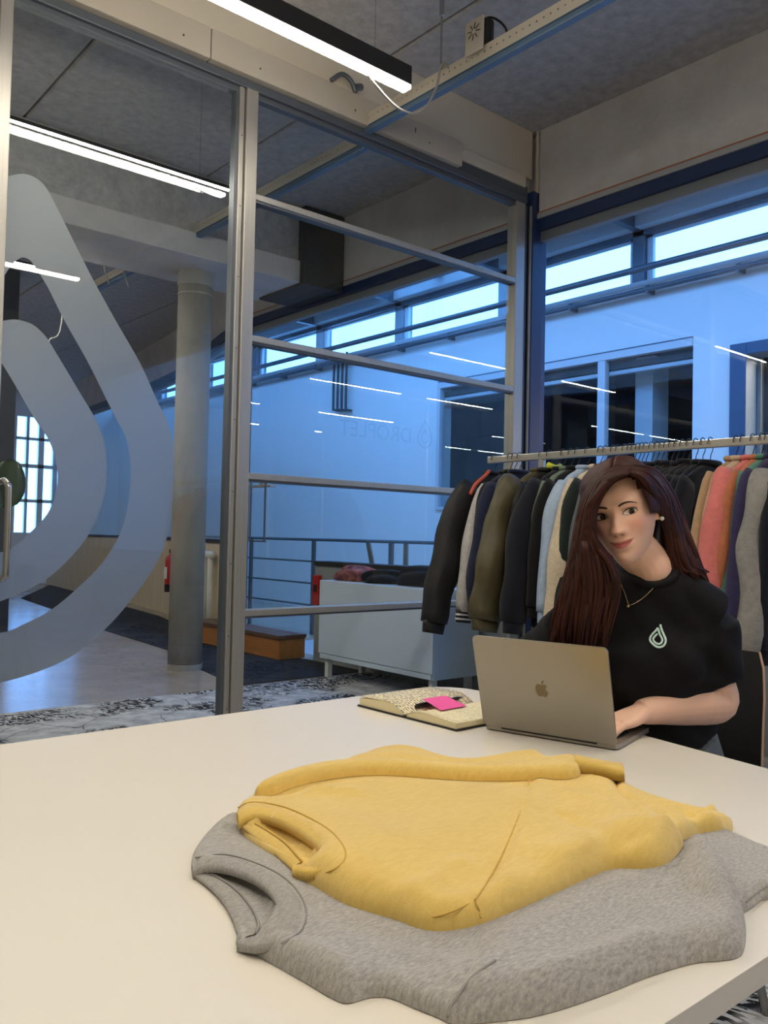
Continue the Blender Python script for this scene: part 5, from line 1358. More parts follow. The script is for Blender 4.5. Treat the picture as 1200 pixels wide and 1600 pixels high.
def finger(mb, base, d, up, lens, r0, curl, spread=Vector((0, 0, 0))):
    P = [base.copy()]; dirv = (d+spread).normalized(); a_ = 0
    ax = dirv.cross(up).normalized()
    for L_, c in zip(lens, curl):
        dirv = (Matrix.Rotation(c, 3, ax) @ dirv).normalized(); P.append(P[-1]+dirv*L_)
    mb.tube(smoothcurve(P, 4), [r0*(1-0.30*i/(len(P)*4-4)) for i in range(len(smoothcurve(P, 4)))], 10)
    tip = P[-1]; mb.add(*ball(tip, r0*0.70, 2))
    return P
def hand(mb, wr, dirv, up, sidev, thumb_sign, key_z):
    """palm plus five fingers; dirv points to the fingers, up is the back of the hand, sidev towards the thumb"""
    pl = 0.085
    pts = []
    rings = []
    for t_, w_, h_ in ((-0.012, 0.026, 0.021), (0.012, 0.029, 0.019), (0.035, 0.036, 0.0165), (0.06, 0.040, 0.0145), (0.083, 0.038, 0.012)):
        c = wr+dirv*t_-up*(0.004*t_/0.08)
        rings.append([c+sidev*(w_*math.copysign(abs(math.cos(a_))**0.75, math.cos(a_)))+up*(h_*math.copysign(abs(math.sin(a_))**0.8, math.sin(a_))) for a_ in [2*math.pi*k/18 for k in range(18)]])
    mb.loft(rings)
    kn = wr+dirv*0.080-up*0.003
    tips = []
    for off, lens, r0, sp, cu in ((0.029, (0.043, 0.026, 0.021), 0.0092, 0.07, (-0.20, -0.45, -0.35)), (0.010, (0.047, 0.029, 0.022), 0.0095, 0.02, (-0.22, -0.50, -0.35)),
                                  (-0.009, (0.044, 0.028, 0.021), 0.0092, -0.03, (-0.24, -0.55, -0.35)), (-0.027, (0.034, 0.021, 0.018), 0.0082, -0.10, (-0.26, -0.5, -0.35))):
        tips.append(finger(mb, kn+sidev*off, dirv, up, lens, r0, cu, sidev*sp))
    tb_ = wr+dirv*0.026+sidev*0.026-up*0.008
    P = [tb_, tb_+dirv*0.026+sidev*0.020-up*0.012, tb_+dirv*0.054+sidev*0.026-up*0.024, tb_+dirv*0.078+sidev*0.026-up*0.032]
    S = smoothcurve(P, 4); mb.tube(S, [0.0145-0.006*i/(len(S)-1) for i in range(len(S))], 10); mb.add(*ball(P[-1], 0.0085, 2))
    tips.append(P)
    return tips

body = MB()
hvs, hfs = head_surface()
body.add([HM @ Vector(v) for v in hvs], hfs)
# ears
for sx in (-1, 1):
    vs, fs = ball((0, 0, 0), 1, 3)
    body.add([HM @ Vector((sx*((0.073 if sx < 0 else 0.064)+0.008*v[0]*1.0+0.006*max(0, -v[1])), -0.006+0.017*v[1], -0.006+0.030*v[2]*(1.0 if v[2] > 0 else 0.9))) for v in vs], fs)
body.add(*(lambda m_: (m_.v, m_.f))(capsule_chain([neck0+U_*0.03, neck0-U_*0.02, neckb.lerp(neck0, 0.45), neckb, chest.lerp(neckb, 0.7)], [0.050, 0.0495, 0.050, 0.052, 0.055], 20)))
def arm(mb, sh, el, wr, up):
    m1 = capsule_chain([sh.lerp(el, 0.1), sh.lerp(el, 0.5), el.lerp(sh, 0.12)], [0.040, 0.045, 0.046], 18); mb.add(m1.v, m1.f)
    m2 = capsule_chain([el.lerp(sh, 0.2), el, el.lerp(wr, 0.22), el.lerp(wr, 0.5), el.lerp(wr, 0.8), wr, wr+(wr-el).normalized()*0.01], [0.046, 0.050, 0.051, 0.044, 0.034, 0.028, 0.026], 20); mb.add(m2.v, m2.f)
    mb.add(*ball(el, 0.048, 3))
arm(body, shL, elL, wrL, uv); arm(body, shR, elR, wrR, uv)
# core of the trunk below the clothes, so the figure is one piece
cr_ = capsule_chain([chest.lerp(neckb, 0.6), chest, waist, hip], [0.05, 0.075, 0.08, 0.10], 18); body.add(cr_.v, cr_.f)
for sgn, s_ in ((1, shL), (-1, shR)):
    c2 = capsule_chain([chest.lerp(neckb, 0.5), s_], [0.05, 0.048], 14); body.add(c2.v, c2.f)
# hands on the keyboard
mwl = lap.matrix_basis.copy()
lapm = Matrix.Translation(lap.location) @ Matrix.Rotation(lap.rotation_euler.z, 4, 'Z')
keyL = lapm @ Vector((0.06, -0.085, 0.026)); keyR = lapm @ Vector((0.075, 0.06, 0.026))
dL = (keyL-wrL); dL.z -= 0.0; dL.normalize(); upL = Vector((0, 0, 1)); upL = (upL-dL*upL.dot(dL)).normalized()
sL = dL.cross(upL)        # to the right of the pointing direction
hand(body, wrL, dL, upL, sL, 1, 0.76)
dR = (keyR-wrR).normalized(); upR = Vector((0, 0, 1)); upR = (upR-dR*upR.dot(dR)).normalized(); sR = -dR.cross(upR)
hand(body, wrR, dR, upR, sR, -1, 0.76)
me = remesh(body, 0.0026, 5, 0.45); me.name = 'person'
def skin_mat():
    m = bpy.data.materials.new('skin'); m.use_nodes = True; nt = m.node_tree; b = nt.nodes['Principled BSDF']
    at = nt.nodes.new('ShaderNodeAttribute'); at.attribute_name = 'tone'; nt.links.new(at.outputs['Color'], b.inputs['Base Color'])
    b.inputs['Roughness'].default_value = 0.52; b.inputs['Subsurface Weight'].default_value = 0.12; b.inputs['Subsurface Radius'].default_value = (0.012, 0.005, 0.003); b.inputs['Subsurface Scale'].default_value = 0.6
    b.inputs['Specular IOR Level'].default_value = 0.35
    n = nt.nodes.new('ShaderNodeTexNoise'); n.inputs['Scale'].default_value = 500; tc = nt.nodes.new('ShaderNodeTexCoord'); nt.links.new(tc.outputs['Object'], n.inputs['Vector'])
    bp = nt.nodes.new('ShaderNodeBump'); bp.inputs['Strength'].default_value = 0.05; bp.inputs['Distance'].default_value = 0.002; nt.links.new(n.outputs['Fac'], bp.inputs['Height']); nt.links.new(bp.outputs['Normal'], b.inputs['Normal'])
    return m
me.materials.clear(); me.materials.append(skin_mat())
co = np.empty(len(me.vertices)*3, np.float32); me.vertices.foreach_get('co', co); co = co.reshape(-1, 3)
L4 = np.concatenate([co, np.ones((len(co), 1), np.float32)], 1) @ np.array(HMi).T
lx, ly, lz = L4[:, 0], L4[:, 1], L4[:, 2]
base = np.array(srgb(243, 198, 173)); lipc = np.array(srgb(196, 112, 106)); blush = np.array(srgb(238, 166, 144))
tone = np.tile(base, (len(co), 1))
head = (ly > 0.03) & (np.abs(lx) < 0.08) & (np.abs(lz) < 0.12)
k = np.clip(0.75*np.exp(-((np.abs(lx)-0.043)/0.018)**2-((lz+0.028)/0.017)**2)+0.4*np.exp(-(lx/0.012)**2-((lz+0.032)/0.012)**2), 0, 1)*head
tone = tone*(1-k[:, None])+blush*k[:, None]
zm = lz-11.0*lx*lx
hw = 0.0245
inl = np.clip(1-(np.abs(lx)/hw)**2, 0, 1)
up_edge = -0.0645+0.0070*np.sqrt(inl)*(1-0.18*np.exp(-(lx/0.004)**2)); lo_edge = -0.0645-0.0095*inl**0.7
k = (np.clip((up_edge-zm)/0.0012, 0, 1)*np.clip((zm-lo_edge)/0.0012, 0, 1)*(np.abs(lx) < hw))*head
tone = tone*(1-k[:, None])+lipc*k[:, None]
k = np.exp(-((zm+0.0645)/0.0011)**2)*(np.abs(lx) < 0.027)*head*0.75
tone = tone*(1-k[:, None])+np.array(srgb(120, 50, 52))*k[:, None]
for sx in (1, -1):
    k = 0.8*np.exp(-((lx-0.0078*sx)/0.0034)**2-((lz+0.0445)/0.0022)**2)*head
    tone = tone*(1-k[:, None])+np.array(srgb(92, 46, 40))*k[:, None]
at = me.color_attributes.new('tone', 'FLOAT_COLOR', 'POINT')
at.data.foreach_set('color', np.concatenate([tone, np.ones((len(co), 1))], 1).astype(np.float32).ravel())
person = bpy.data.objects.new('person', me); COL.objects.link(person)
tag(person, 'woman with long auburn hair in a black tee typing at the laptop', 'person')

# ---- eyes, brows
def hpt(x, y, z): return HM @ Vector((x, y, z))
M_eyew = mat('eye white', srgb(226, 220, 214), 0.25, coat=0.4); M_iris = mat('dark brown iris', srgb(58, 38, 28), 0.2, coat=0.6); M_pup = mat('pupil', srgb(8, 6, 6), 0.1, coat=0.6)
M_lash = mat('lash', srgb(30, 20, 18), 0.7); M_brow = mat('brow', srgb(58, 38, 30), 0.8)
for sx in (1, -1):
    ex, ez = 0.0312*sx, 0.0005
    hx, hz = 0.0152, 0.0066
    y0 = max(face_y(ex, ez), face_y(ex-0.008, ez)-0.002)
    def eyept(a_, b2, lift):   # a_ in -1..1 across, b2 in -1..1 up
        x = ex+a_*hx; lid_ = hz*math.sqrt(max(0, 1-a_*a_))**1.2*(1.15 if b2 > 0 else 0.8); z = ez+b2*lid_+0.0012*abs(a_)*(1 if a_*sx > 0 else -0.6)
        yb = face_y(x, z); bul = y0+0.0030*(1-a_*a_)-0.0045*a_*a_
        return x, max(yb+0.0004, bul)+lift, z
    vs = []; NA, NB = 14, 8
    for i in range(NA+1):
        for j in range(NB+1): vs.append(hpt(*eyept(-1+2*i/NA, -1+2*j/NB, 0.0)))
    fs = [(i*(NB+1)+j, (i+1)*(NB+1)+j, (i+1)*(NB+1)+j+1, i*(NB+1)+j+1) for i in range(NA) for j in range(NB)]
    eye = MB().add(vs, fs).build('eye', M_eyew, person, smooth=True)
    gz = -0.10   # gaze towards the camera: shift across
    cxi = (-0.0030)
    for rad, lf_, m_, nm in ((0.0064, 0.0004, M_iris, 'iris'), (0.0030, 0.0007, M_pup, 'pupil')):
        P = []
        for k_ in range(24):
            t_ = 2*math.pi*k_/24; x = ex+cxi+rad*math.cos(t_); a_ = max(-0.98, min(0.98, (x-ex)/hx)); lid_ = hz*math.sqrt(1-a_*a_)**1.2
            z = ez+0.0004+rad*math.sin(t_); z = min(max(z, ez-lid_*0.8), ez+lid_*1.05)
            b2 = (z-ez)/(lid_*(1.15 if z > ez else 0.8)); p = eyept(a_, max(-1, min(1, b2)), lf_); P.append(hpt(x, p[1], z))
        MB().add(P+[hpt(ex+cxi, eyept(cxi/hx, 0, lf_+0.0004)[1], ez)], [(k_, (k_+1) % 24, 24) for k_ in range(24)]).build(nm, m_, eye, smooth=True)
    hl = hpt(ex+cxi+0.0018, eyept((cxi+0.0018)/hx, 0.3, 0.0012)[1], ez+0.0018)
    MB().add(*ball(hl, 0.0007, 1)).build('catchlight', M_eyew, eye)
    up_ = [hpt(*eyept(-1+2*i/10, 1.0, 0.0012)) for i in range(11)]
    MB().tube(up_, [0.0004+0.0010*math.sin(math.pi*(i+0.5)/11) for i in range(11)], 6).build('upper_lashes', M_lash, eye, smooth=True)
    lo_ = [hpt(*eyept(-1+2*i/10, -1.0, 0.0006)) for i in range(11)]
    MB().tube(lo_, 0.00045, 6).build('lower_lashes', M_lash, eye, smooth=True)
    lidm = mat('eyelid crease', srgb(150, 98, 82), 0.6)
    cr2 = []
    for i in range(11):
        a_ = -1+2*i/10; x = ex+a_*hx*1.05; z = ez+hz*1.15*math.sqrt(max(0, 1-a_*a_*0.8))+0.0030; cr2.append(hpt(x, face_y(x, z)+0.0006, z))
    MB().tube(cr2, 0.0005, 6).build('lid_crease', lidm, eye, smooth=True)
    br = []; bwd = []
    for i in range(13):
        t_ = i/12; x = sx*(0.0125+0.037*t_); z = 0.0165+0.0075*math.sin(math.pi*min(1, t_*0.78+0.05))-0.004*t_*t_
        br.append(hpt(x, face_y(x, z)+0.0003, z)); bwd.append(0.0026*(1-0.75*t_**1.6)*(0.75+0.25*min(1, t_*6)))
    MB().tube(br, bwd, 8, flat=1.0).build('eyebrow', M_brow, person, smooth=True)

# ---- black tee
tee = MB()
S_ax = (shL-shR).normalized()
def body_ring(c, ax, w_, d_, upv, n=30, pw=0.85):
    fw = ax.cross(upv).normalized()
    out = []
    for k in range(n):
        a_ = 2*math.pi*k/n; cx, sx = math.cos(a_), math.sin(a_)
        out.append(c+ax*(w_*math.copysign(abs(cx)**pw, cx))+fw*(d_*math.copysign(abs(sx)**pw, sx)))
    return out
shm = (shL+shR)/2
spine = [hip.lerp(waist, 0.93), waist.lerp(chest, 0.03), waist.lerp(chest, 0.5), chest, shm.lerp(chest, 0.3)+Vector((0, 0, 0.01)), shm+Vector((0, 0, 0.022)), shm.lerp(neckb, 0.6)+Vector((0, 0, 0.008)), neckb+Vector((0, 0, -0.004))]
wd = [0.164, 0.160, 0.165, 0.172, 0.175, 0.150, 0.095, 0.064]
dp = [0.116, 0.112, 0.118, 0.122, 0.112, 0.085, 0.070, 0.062]
ax0 = S_ax.copy()
upn = (neckb-hip).normalized(); axh = (ax0-upn*ax0.dot(upn)).normalized()
tee.loft([body_ring(c, axh, w_, d_, upn) for c, w_, d_ in zip(spine, wd, dp)])
# bust and folds
fwd = axh.cross(upn).normalized()
if fwd.dot(fv) > 0: fwd = -fwd
for s_ in (-1, 1): tee.add(*ball(chest+fwd*0.060+axh*(0.070*s_)-upn*0.005, 0.068, 3))
for s_ in (shL, shR):
    m_ = capsule_chain([neckb+Vector((0, 0, -0.030)), neckb.lerp(s_, 0.5)+Vector((0, 0, 0.004)), s_+Vector((0, 0, 0.006))], [0.052, 0.062, 0.070], 18); tee.add(m_.v, m_.f)
m_ = capsule_chain([shm.lerp(shL, 0.35)+Vector((0, 0, 0.005)), shL], [0.070, 0.068], 18); tee.add(m_.v, m_.f)
m_ = capsule_chain([shm.lerp(shR, 0.35)+Vector((0, 0, 0.005)), shR], [0.070, 0.068], 18); tee.add(m_.v, m_.f)
for s_, el in ((shL, elL), (shR, elR)):
    m_ = capsule_chain([s_, s_.lerp(el, 0.35), s_.lerp(el, 0.74)], [0.068, 0.066, 0.066], 22); tee.add(m_.v, m_.f)
tme = remesh(tee, 0.006, 26, 0.5)
# cloth folds
tco = np.empty(len(tme.vertices)*3, np.float32); tme.vertices.foreach_get('co', tco); tco = tco.reshape(-1, 3)
tno = np.array([v.normal[:] for v in tme.vertices])
fz = 0.0022*np.sin(tco[:, 2]*70+tco[:, 0]*40+3*np.sin(tco[:, 1]*22))+0.0016*np.sin(tco[:, 1]*90-tco[:, 2]*50)
tco = tco+tno*fz[:, None]
tme.vertices.foreach_set('co', tco.astype(np.float32).ravel())
M_tee = mat('black tee cotton', srgb(20, 20, 24), 0.85, var=0.15, scale=60, bump=0.15, bscale=300, sheen=0.0, spec=0.25)
tme.materials.clear(); tme.materials.append(M_tee); tme.name = 't_shirt'
tsh = bpy.data.objects.new('t_shirt', tme); COL.objects.link(tsh); tsh.parent = person
tbvh = BVHTree.FromPolygons([tuple(v) for v in tco], [tuple(p.vertices) for p in tme.polygons])
camo = Vector((0, 0, CAM_Z))
def on_tee(x, y, lift):
    d = Vector(ray(x, y)).normalized(); h = tbvh.ray_cast(camo, d)
    if h[0] is None: return J(x, y, 1.9)
    n = h[1]
    if n.dot(d) > 0: n = -n
    return h[0]+n*lift
# neck rib of the tee
ncx = neckb+Vector((0, 0, 0.004))
MB().tube([ncx+axh*(0.060*math.cos(a_))+fwd*(0.060*math.sin(a_))+Vector((0, 0, 0.014*-math.sin(a_)+0.004)) for a_ in [2*math.pi*k/28 for k in range(29)]], 0.009, 10, cap=False).build('neck_rib', M_tee, tsh, smooth=True)
# drop emblem printed on the chest: two nested lines as in the photograph
M_mint = mat('mint white print', srgb(214, 244, 236), 0.6)
def zl(pts): return [(1000+x*60/1200, 960+y*70/1400) for x, y in pts]
l1 = zl([(622,310),(640,400),(690,540),(745,660),(790,770),(795,870),(745,970),(660,1020),(570,1030),(470,990),(380,910),(320,830),(318,740),(370,640),(450,550),(520,470),(560,410)])
l2 = zl([(560,430),(590,560),(640,680),(688,770),(690,840),(650,905),(580,930),(500,905),(440,850),(412,790),(430,730),(480,670),(550,600)])
def strip(pl, hw, name):
    P = smoothcurve([(x, y, 0) for x, y in pl], 4); vs = []; 
    for i, p in enumerate(P):
        d = (P[min(i+1, len(P)-1)]-P[max(i-1, 0)]).normalized(); n = Vector((-d.y, d.x, 0)); w_ = hw*(0.35 if i in (0, len(P)-1) else 1)
        for s_ in (-1, 1): vs.append(on_tee(p.x+n.x*w_*s_, p.y+n.y*w_*s_, 0.0016))
    o = MB().add(vs, [(2*i, 2*i+1, 2*i+3, 2*i+2) for i in range(len(P)-1)]).build(name, M_mint, tsh, smooth=True)
    md = o.modifiers.new('t', 'SOLIDIFY'); md.thickness = 0.0006; md.offset = 0
    return o
strip(l1, 1.65, 'drop_print'); strip(l2, 1.6, 'drop_print')
# necklace
M_gold = mat('pale gold', srgb(206, 186, 148), 0.25, 1.0)
nk = [on_tee(x, y, 0.0025) for x, y in ((1043,893),(1034,904),(1022,917),(1009,930),(996,940),(984,945),(980,938),(976,926),(970,912))]
nko = MB().tube(smoothcurve(nk, 4), 0.0011, 6).build('necklace', M_gold, person, smooth=True)
MB().add(*ball(on_tee(982, 947, 0.004), 0.0042, 2)).build('pendant', M_gold, nko, smooth=True)
MB().add(*ball(hpt(-0.0825, 0.004, -0.030), 0.0050, 2)).build('earring', mat('pearl', srgb(236, 232, 224), 0.2, coat=0.5), person, smooth=True)

# ---- jeans and shoes
jn = MB(); kneeL = hip+Vector((-0.40, -0.10, -0.04)); kneeR = hip+Vector((-0.40, 0.16, -0.04))
M_den = mat('washed grey denim', srgb(104, 112, 116), 0.85, var=0.2, scale=50, bump=0.3, bscale=250)
jn.add(*ball(hip+Vector((0, 0, -0.02)), 0.15, 3, (0.95, 1.15, 0.8)))
jm = body_ring(hip+Vector((0, 0, 0.05)), axh, 0.172, 0.128, upn)
jn.loft([body_ring(hip-upn*0.05, axh, 0.178, 0.135, upn), jm, body_ring(hip.lerp(waist, 0.86), axh, 0.158, 0.112, upn)])
for kn_, ft, o_ in ((kneeL, Vector((-0.42, -0.10, 0)), -0.08), (kneeR, Vector((-0.36, 0.18, 0)), 0.08)):
    ank = Vector((hip.x+ft.x, hip.y+ft.y, 0.09))
    m_ = capsule_chain([hip+Vector((0, o_, -0.03)), hip.lerp(kn_, 0.5)+Vector((0, o_*0.4, 0)), kn_, kn_.lerp(ank, 0.5), ank], [0.10, 0.092, 0.072, 0.062, 0.05], 18); jn.add(m_.v, m_.f)
jme = remesh(jn, 0.008, 6); jme.name = 'jeans'; jme.materials.clear(); jme.materials.append(M_den)
jo = bpy.data.objects.new('jeans', jme); COL.objects.link(jo); jo.parent = person
for ft in (Vector((-0.42, -0.10, 0)), Vector((-0.36, 0.18, 0))):
    c = Vector((hip.x+ft.x, hip.y+ft.y, 0))
    MB().loft([[(c.x+x+0.0, c.y+w_*math.cos(a_), max(0.004, z_+h_*math.sin(a_))) for a_ in [2*math.pi*k/16 for k in range(16)]] for x, w_, h_, z_ in ((0.07, 0.02, 0.03, 0.04), (0.05, 0.036, 0.06, 0.06), (-0.02, 0.042, 0.06, 0.06), (-0.10, 0.046, 0.038, 0.04), (-0.16, 0.042, 0.03, 0.033), (-0.19, 0.02, 0.02, 0.025))]).build('shoe', M_white, person, smooth=True)

# ---- hair: scalp cap plus long tapered locks
def hair_mat():
    m = bpy.data.materials.new('dark auburn hair'); m.use_nodes = True; nt = m.node_tree; b = nt.nodes['Principled BSDF']
    b.inputs['Roughness'].default_value = 0.5; b.inputs['Specular IOR Level'].default_value = 0.2
    uvn = nt.nodes.new('ShaderNodeAttribute'); uvn.attribute_name = 'strand'
    n = nt.nodes.new('ShaderNodeTexNoise'); n.inputs['Scale'].default_value = 1.0; n.inputs['Detail'].default_value = 4
    nt.links.new(uvn.outputs['Vector'], n.inputs['Vector'])
    r = nt.nodes.new('ShaderNodeValToRGB'); r.color_ramp.elements[0].position = 0.3; r.color_ramp.elements[0].color = (*srgb(24, 13, 12), 1); r.color_ramp.elements[1].position = 0.72; r.color_ramp.elements[1].color = (*srgb(76, 38, 30), 1)
    nt.links.new(n.outputs['Fac'], r.inputs[0]); nt.links.new(r.outputs[0], b.inputs['Base Color'])
    bp = nt.nodes.new('ShaderNodeBump'); bp.inputs['Strength'].default_value = 0.6; bp.inputs['Distance'].default_value = 0.002; nt.links.new(n.outputs['Fac'], bp.inputs['Height']); nt.links.new(bp.outputs['Normal'], b.inputs['Normal'])
    return m
M_hair = hair_mat()
rnd = random.Random(77)
HV, HF, HATT = [], [], []
def lock(pts, r_, n=8, flat=0.5, sub=5, taper=0.25, r_in=0.6, facing=None):
    P = smoothcurve(pts, sub); m = len(P); o = len(HV); sd0 = rnd.uniform(0, 50)
    for i, p in enumerate(P):
        t_ = i/(m-1); d = (P[min(i+1, m-1)]-P[max(i-1, 0)]).normalized()
        nrm = facing(p) if facing else (camo-p).normalized(); sd = d.cross(nrm).normalized(); up_ = sd.cross(d).normalized()
        rr = r_*(r_in+(1-r_in)*min(1, t_*4))*(1 if t_ < 0.7 else 1-(1-taper)*((t_-0.7)/0.3)**1.5)
        for k in range(n):
            a_ = 2*math.pi*k/n; HV.append(p+sd*(math.cos(a_)*rr)+up_*(math.sin(a_)*rr*flat)); HATT.append((math.cos(a_)*rr*260+sd0, math.sin(a_)*rr*160, t_*2.2+sd0))
    for i in range(m-1):
        for k in range(n): HF.append((o+i*n+k, o+i*n+(k+1) % n, o+(i+1)*n+(k+1) % n, o+(i+1)*n+k))
    HF.append(tuple(o+k for k in reversed(range(n)))); HF.append(tuple(o+(m-1)*n+k for k in range(n)))
def hl_(x, y, z): return HM @ Vector((x, y, z))
# cap following the skull, open over the face
cvs, cfs = [], []
nz_, na_ = 40, 64
zs = np.linspace(-0.085, 0.112, nz_)
PARTX = -0.012
def cap_pt(z, th, grow=0.010):
    w, fr, bk = np.interp(z, _tz, _tw)+grow-0.004+0.008*min(1, max(0, (z-0.02)/0.05)), np.interp(z, _tz, _tf)+grow*0.8, max(0.05, np.interp(z, _tz, _tb))+grow+0.006
    c, s_ = math.cos(th), math.sin(th)
    return (w*math.copysign(abs(c)**0.86, c), (fr if s_ > 0 else bk)*math.copysign(abs(s_)**0.92, s_), z*(1+grow/0.11) if z > 0 else z)
def is_hair(x, y, z):
    # hairline: rises over the forehead, runs down in front of the ears
    if y < -0.024+0.55*max(0.0, z): return True
    if z < 0.045: return False
    ax = abs(x)
    line = 0.078-0.5*max(0, ax-0.025)-4.0*max(0, ax-0.05)
    return z > line
idx = {}
for i, z in enumerate(zs):
    for k in range(na_):
        p = cap_pt(z, 2*math.pi*k/na_); idx[(i, k)] = len(cvs); cvs.append(p)
topi = len(cvs); cvs.append((0, 0, 0.125))
o0 = len(HV)
for p in cvs: HV.append(hl_(*p)); HATT.append((math.atan2(p[1], p[0])*14, p[2]*6, 3.0))
for i in range(nz_-1):
    for k in range(na_):
        k2 = (k+1) % na_; q = [cvs[idx[(i, k)]], cvs[idx[(i, k2)]], cvs[idx[(i+1, k2)]], cvs[idx[(i+1, k)]]]
        if all(is_hair(*p) for p in q): HF.append(tuple(o0+idx[a_] for a_ in ((i, k), (i, k2), (i+1, k2), (i+1, k))))
for k in range(na_): HF.append((o0+idx[(nz_-1, k)], o0+idx[(nz_-1, (k+1) % na_)], o0+topi))
def mixc(A, B, t_): return [(a_[0]*(1-t_)+b2[0]*t_, a_[1]*(1-t_)+b2[1]*t_, a_[2]*(1-t_)+b2[2]*t_) for a_, b2 in zip(A, B)]
def sheet(A, B, n, r_, jit=2.0, dj=0.012, **k):
    for i in range(n):
        t_ = (i+rnd.uniform(-0.3, 0.3))/(n-1); C_ = mixc(A, B, min(1.04, max(-0.04, t_)))
        ph = rnd.uniform(0, 6.3); pts = []
        for j, (x, y, D) in enumerate(C_):
            f_ = j/(len(C_)-1); pts.append(J(x+jit*f_*2.0*math.sin(ph+j*0.55), y+(rnd.uniform(-14, 14) if j == len(C_)-1 else 0), D+rnd.uniform(-dj, dj)))
        lock(pts, r_*rnd.uniform(0.8, 1.2), **k)
# D = distance along the view axis; head centre is near 1.93
Lin = [(984,739,1.815), (953,752,1.80), (929,784,1.80), (922,818,1.80), (929,850,1.80), (951,880,1.805), (962,920,1.805), (955,965,1.81), (946,1006,1.815)]
Lmid = [(986,734,1.83), (945,748,1.81), (921,790,1.805), (913,835,1.805), (915,875,1.80), (919,920,1.79), (914,965,1.79), (908,1008,1.80)]
Lmid = Lmid[:4]+[(914,855,1.80)]+Lmid[4:]
Lout = [(989,729,1.86), (944,738,1.85), (915,775,1.85), (902,825,1.85), (896,860,1.845), (888,895,1.84), (878,930,1.835), (870,970,1.83), (864,1010,1.835)]
Lbk = [(989,731,1.90), (945,748,1.90), (922,790,1.90), (912,835,1.90), (908,870,1.89), (900,905,1.88), (892,940,1.875), (886,975,1.87), (884,1012,1.87)]
sheet(Lin, Lmid, 26, 0.0062, dj=0.007); sheet(Lmid, Lout, 26, 0.0068, dj=0.008); sheet(Lin, Lout, 30, 0.0065, dj=0.015, jit=2.5); sheet(Lmid, Lbk, 24, 0.0085, dj=0.015)
sheet([(a_, b2, c+0.03) for a_, b2, c in Lin], Lbk, 22, 0.011, jit=2, dj=0.015)
# a few finer flyaway strands with lighter tips
sheet(Lin, Lout, 14, 0.0035, jit=5, dj=0.008, taper=0.1)
Rin = [(984,739,1.812), (1002,748,1.812), (1017,770,1.835), (1030,797,1.872), (1042,830,1.91), (1047,862,1.92), (1053,890,1.92), (1066,905,1.91)]
Rmid = [(986,733,1.83), (1016,744,1.84), (1040,775,1.88), (1050,806,1.90), (1058,836,1.91), (1066,865,1.905), (1076,888,1.905), (1092,905,1.905)]
Rout = [(988,729,1.86), (1022,738,1.89), (1047,772,1.93), (1061,806,1.95), (1071,836,1.95), (1080,862,1.945), (1090,884,1.94), (1106,903,1.94)]
Rbk = [(988,732,1.92), (1016,748,1.96), (1036,778,1.99), (1044,810,2.0), (1048,840,2.0), (1050,870,1.99), (1052,895,1.98), (1056,920,1.98)]
sheet(Rin, Rmid, 22, 0.0058, jit=1.0, dj=0.006); sheet(Rmid, Rout, 22, 0.0065, jit=1.2, dj=0.008); sheet(Rout, Rbk, 20, 0.010, jit=1.5, dj=0.01); sheet(Rin, Rout, 18, 0.006, jit=1.5, dj=0.01)
Rb2 = [(1002,746,1.87), (1026,778,1.92), (1036,812,1.945), (1037,838,1.95), (1040,860,1.95), (1046,884,1.945), (1058,903,1.935)]
Rb3 = [(1010,742,1.90), (1038,776,1.95), (1046,812,1.965), (1048,838,1.97), (1052,860,1.965), (1060,884,1.955), (1074,903,1.945)]
sheet(Rb2, Rb3, 18, 0.0095, jit=0.8, dj=0.006)
sheet(Rin, Rout, 8, 0.003, jit=2.5, dj=0.006, taper=0.1)
# top of the head: locks from the parting down both sides over the crown
def skull(x, y, z, g): return hl_(x, y, z)
for s_ in (1, -1):
    for i in range(26):
        t_ = i/25; yb = 0.060-0.135*t_
        rr = 0.113+0.016
        pts = []
        for a_ in (0.04, 0.30, 0.60, 0.90, 1.2, 1.5, 1.75):
            xw = math.sin(a_)*0.086*math.sqrt(max(0.15, 1-((yb+0.005)/0.115)**2)); zz_ = math.cos(a_)*(0.122)*math.sqrt(max(0.2, 1-((yb+0.012)/0.12)**2))+0.004
            pts.append(hl_(PARTX*(1-a_/1.75)+s_*xw, yb, zz_))
        lock(pts, 0.0085, facing=lambda p: (p-HC).normalized(), r_in=0.8, taper=0.12)
hme = bpy.data.meshes.new('hair'); hme.from_pydata([tuple(v) for v in HV], [], HF); hme.validate()
hme.polygons.foreach_set('use_smooth', [True]*len(hme.polygons)); hme.materials.append(M_hair)
at = hme.attributes.new('strand', 'FLOAT_VECTOR', 'POINT'); at.data.foreach_set('vector', np.array(HATT, np.float32).ravel())
ho = bpy.data.objects.new('hair', hme); COL.objects.link(ho); ho.parent = person

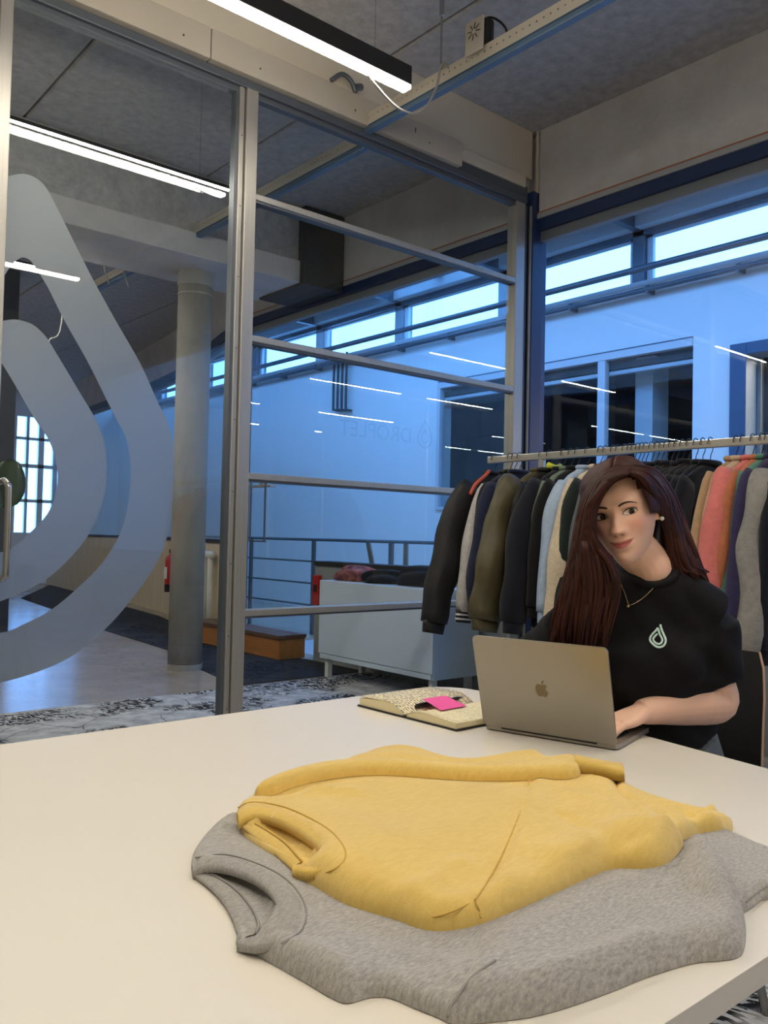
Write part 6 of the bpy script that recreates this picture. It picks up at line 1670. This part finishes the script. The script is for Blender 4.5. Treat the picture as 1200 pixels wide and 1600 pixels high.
# ---- her chair
tc_ = onu(1203, 1022, 2.13)
ch = empty('office_chair', (2.0, tc_.y+0.215, 0)); tag(ch, 'black plywood shell chair with pale wood edge behind the woman', 'chair')
M_shell = mat('black laminate', srgb(16, 16, 18), 0.5); M_edge = mat('pale birch edge', srgb(196, 158, 124), 0.6)
def shell_pts(n=18):
    return smoothcurve([(-0.24, 0, 0.455), (-0.10, 0, 0.445), (0.04, 0, 0.45), (0.10, 0, 0.49), (0.125, 0, 0.58), (0.135, 0, 0.74), (0.15, 0, tc_.z)], 4)
SP = shell_pts()
def shell_layer(th0, th1, wadd, m, name):
    vs = []; n = len(SP); W_ = 0.215+wadd; NW_ = 13
    def row(i, th):
        p = SP[i]; d = (SP[min(i+1, n-1)]-SP[max(i-1, 0)]).normalized(); nn = Vector((-d.z, 0, d.x)); out = []
        e = i/(n-1); r_ = 1.0 if i < n-3 else (0.985 if i == n-3 else (0.965 if i == n-2 else 0.90))
        for k in range(NW_):
            y = (-1+2*k/(NW_-1))*W_*r_; c = 0.035*(y/W_)**2*(1 if e > 0.45 else 0.4); out.append(p+Vector((0, y, 0))+nn*(th+c))
        return out
    for i in range(n): vs += row(i, th0)
    for i in range(n): vs += row(i, th1)
    fs = []; o = n*NW_
    for i in range(n-1):
        for k in range(NW_-1):
            a_ = i*NW_+k; fs.append((a_, a_+1, a_+NW_+1, a_+NW_)); fs.append((o+a_, o+a_+NW_, o+a_+NW_+1, o+a_+1))
        for k in (0, NW_-1):
            a_ = i*NW_+k; fs.append((a_, a_+NW_, o+a_+NW_, o+a_))
    for i in (0, n-1):
        for k in range(NW_-1):
            a_ = i*NW_+k; fs.append((a_, a_+1, o+a_+1, o+a_))
    return MB().add(vs, fs).build(name, m, ch, smooth=False)
shell_layer(-0.0055, 0.0055, 0.0, M_edge, 'shell_core')
shell_layer(0.0055, 0.0068, -0.0015, M_shell, 'seat_laminate'); shell_layer(-0.0068, -0.0055, -0.0015, M_shell, 'back_laminate')
for x, y in ((-0.20, -0.19), (-0.20, 0.19), (0.12, -0.19), (0.12, 0.19)):
    MB().tube([(x*0.7, y*0.75, 0.435), (x*1.15, y*1.1, 0.0)], 0.011, 10).build('leg', M_steel, ch, smooth=True)
for x in (-0.14, 0.084): MB().tube([(x, -0.145, 0.432), (x, 0.145, 0.432)], 0.010, 10).build('seat_rail', M_steel, ch, smooth=True)
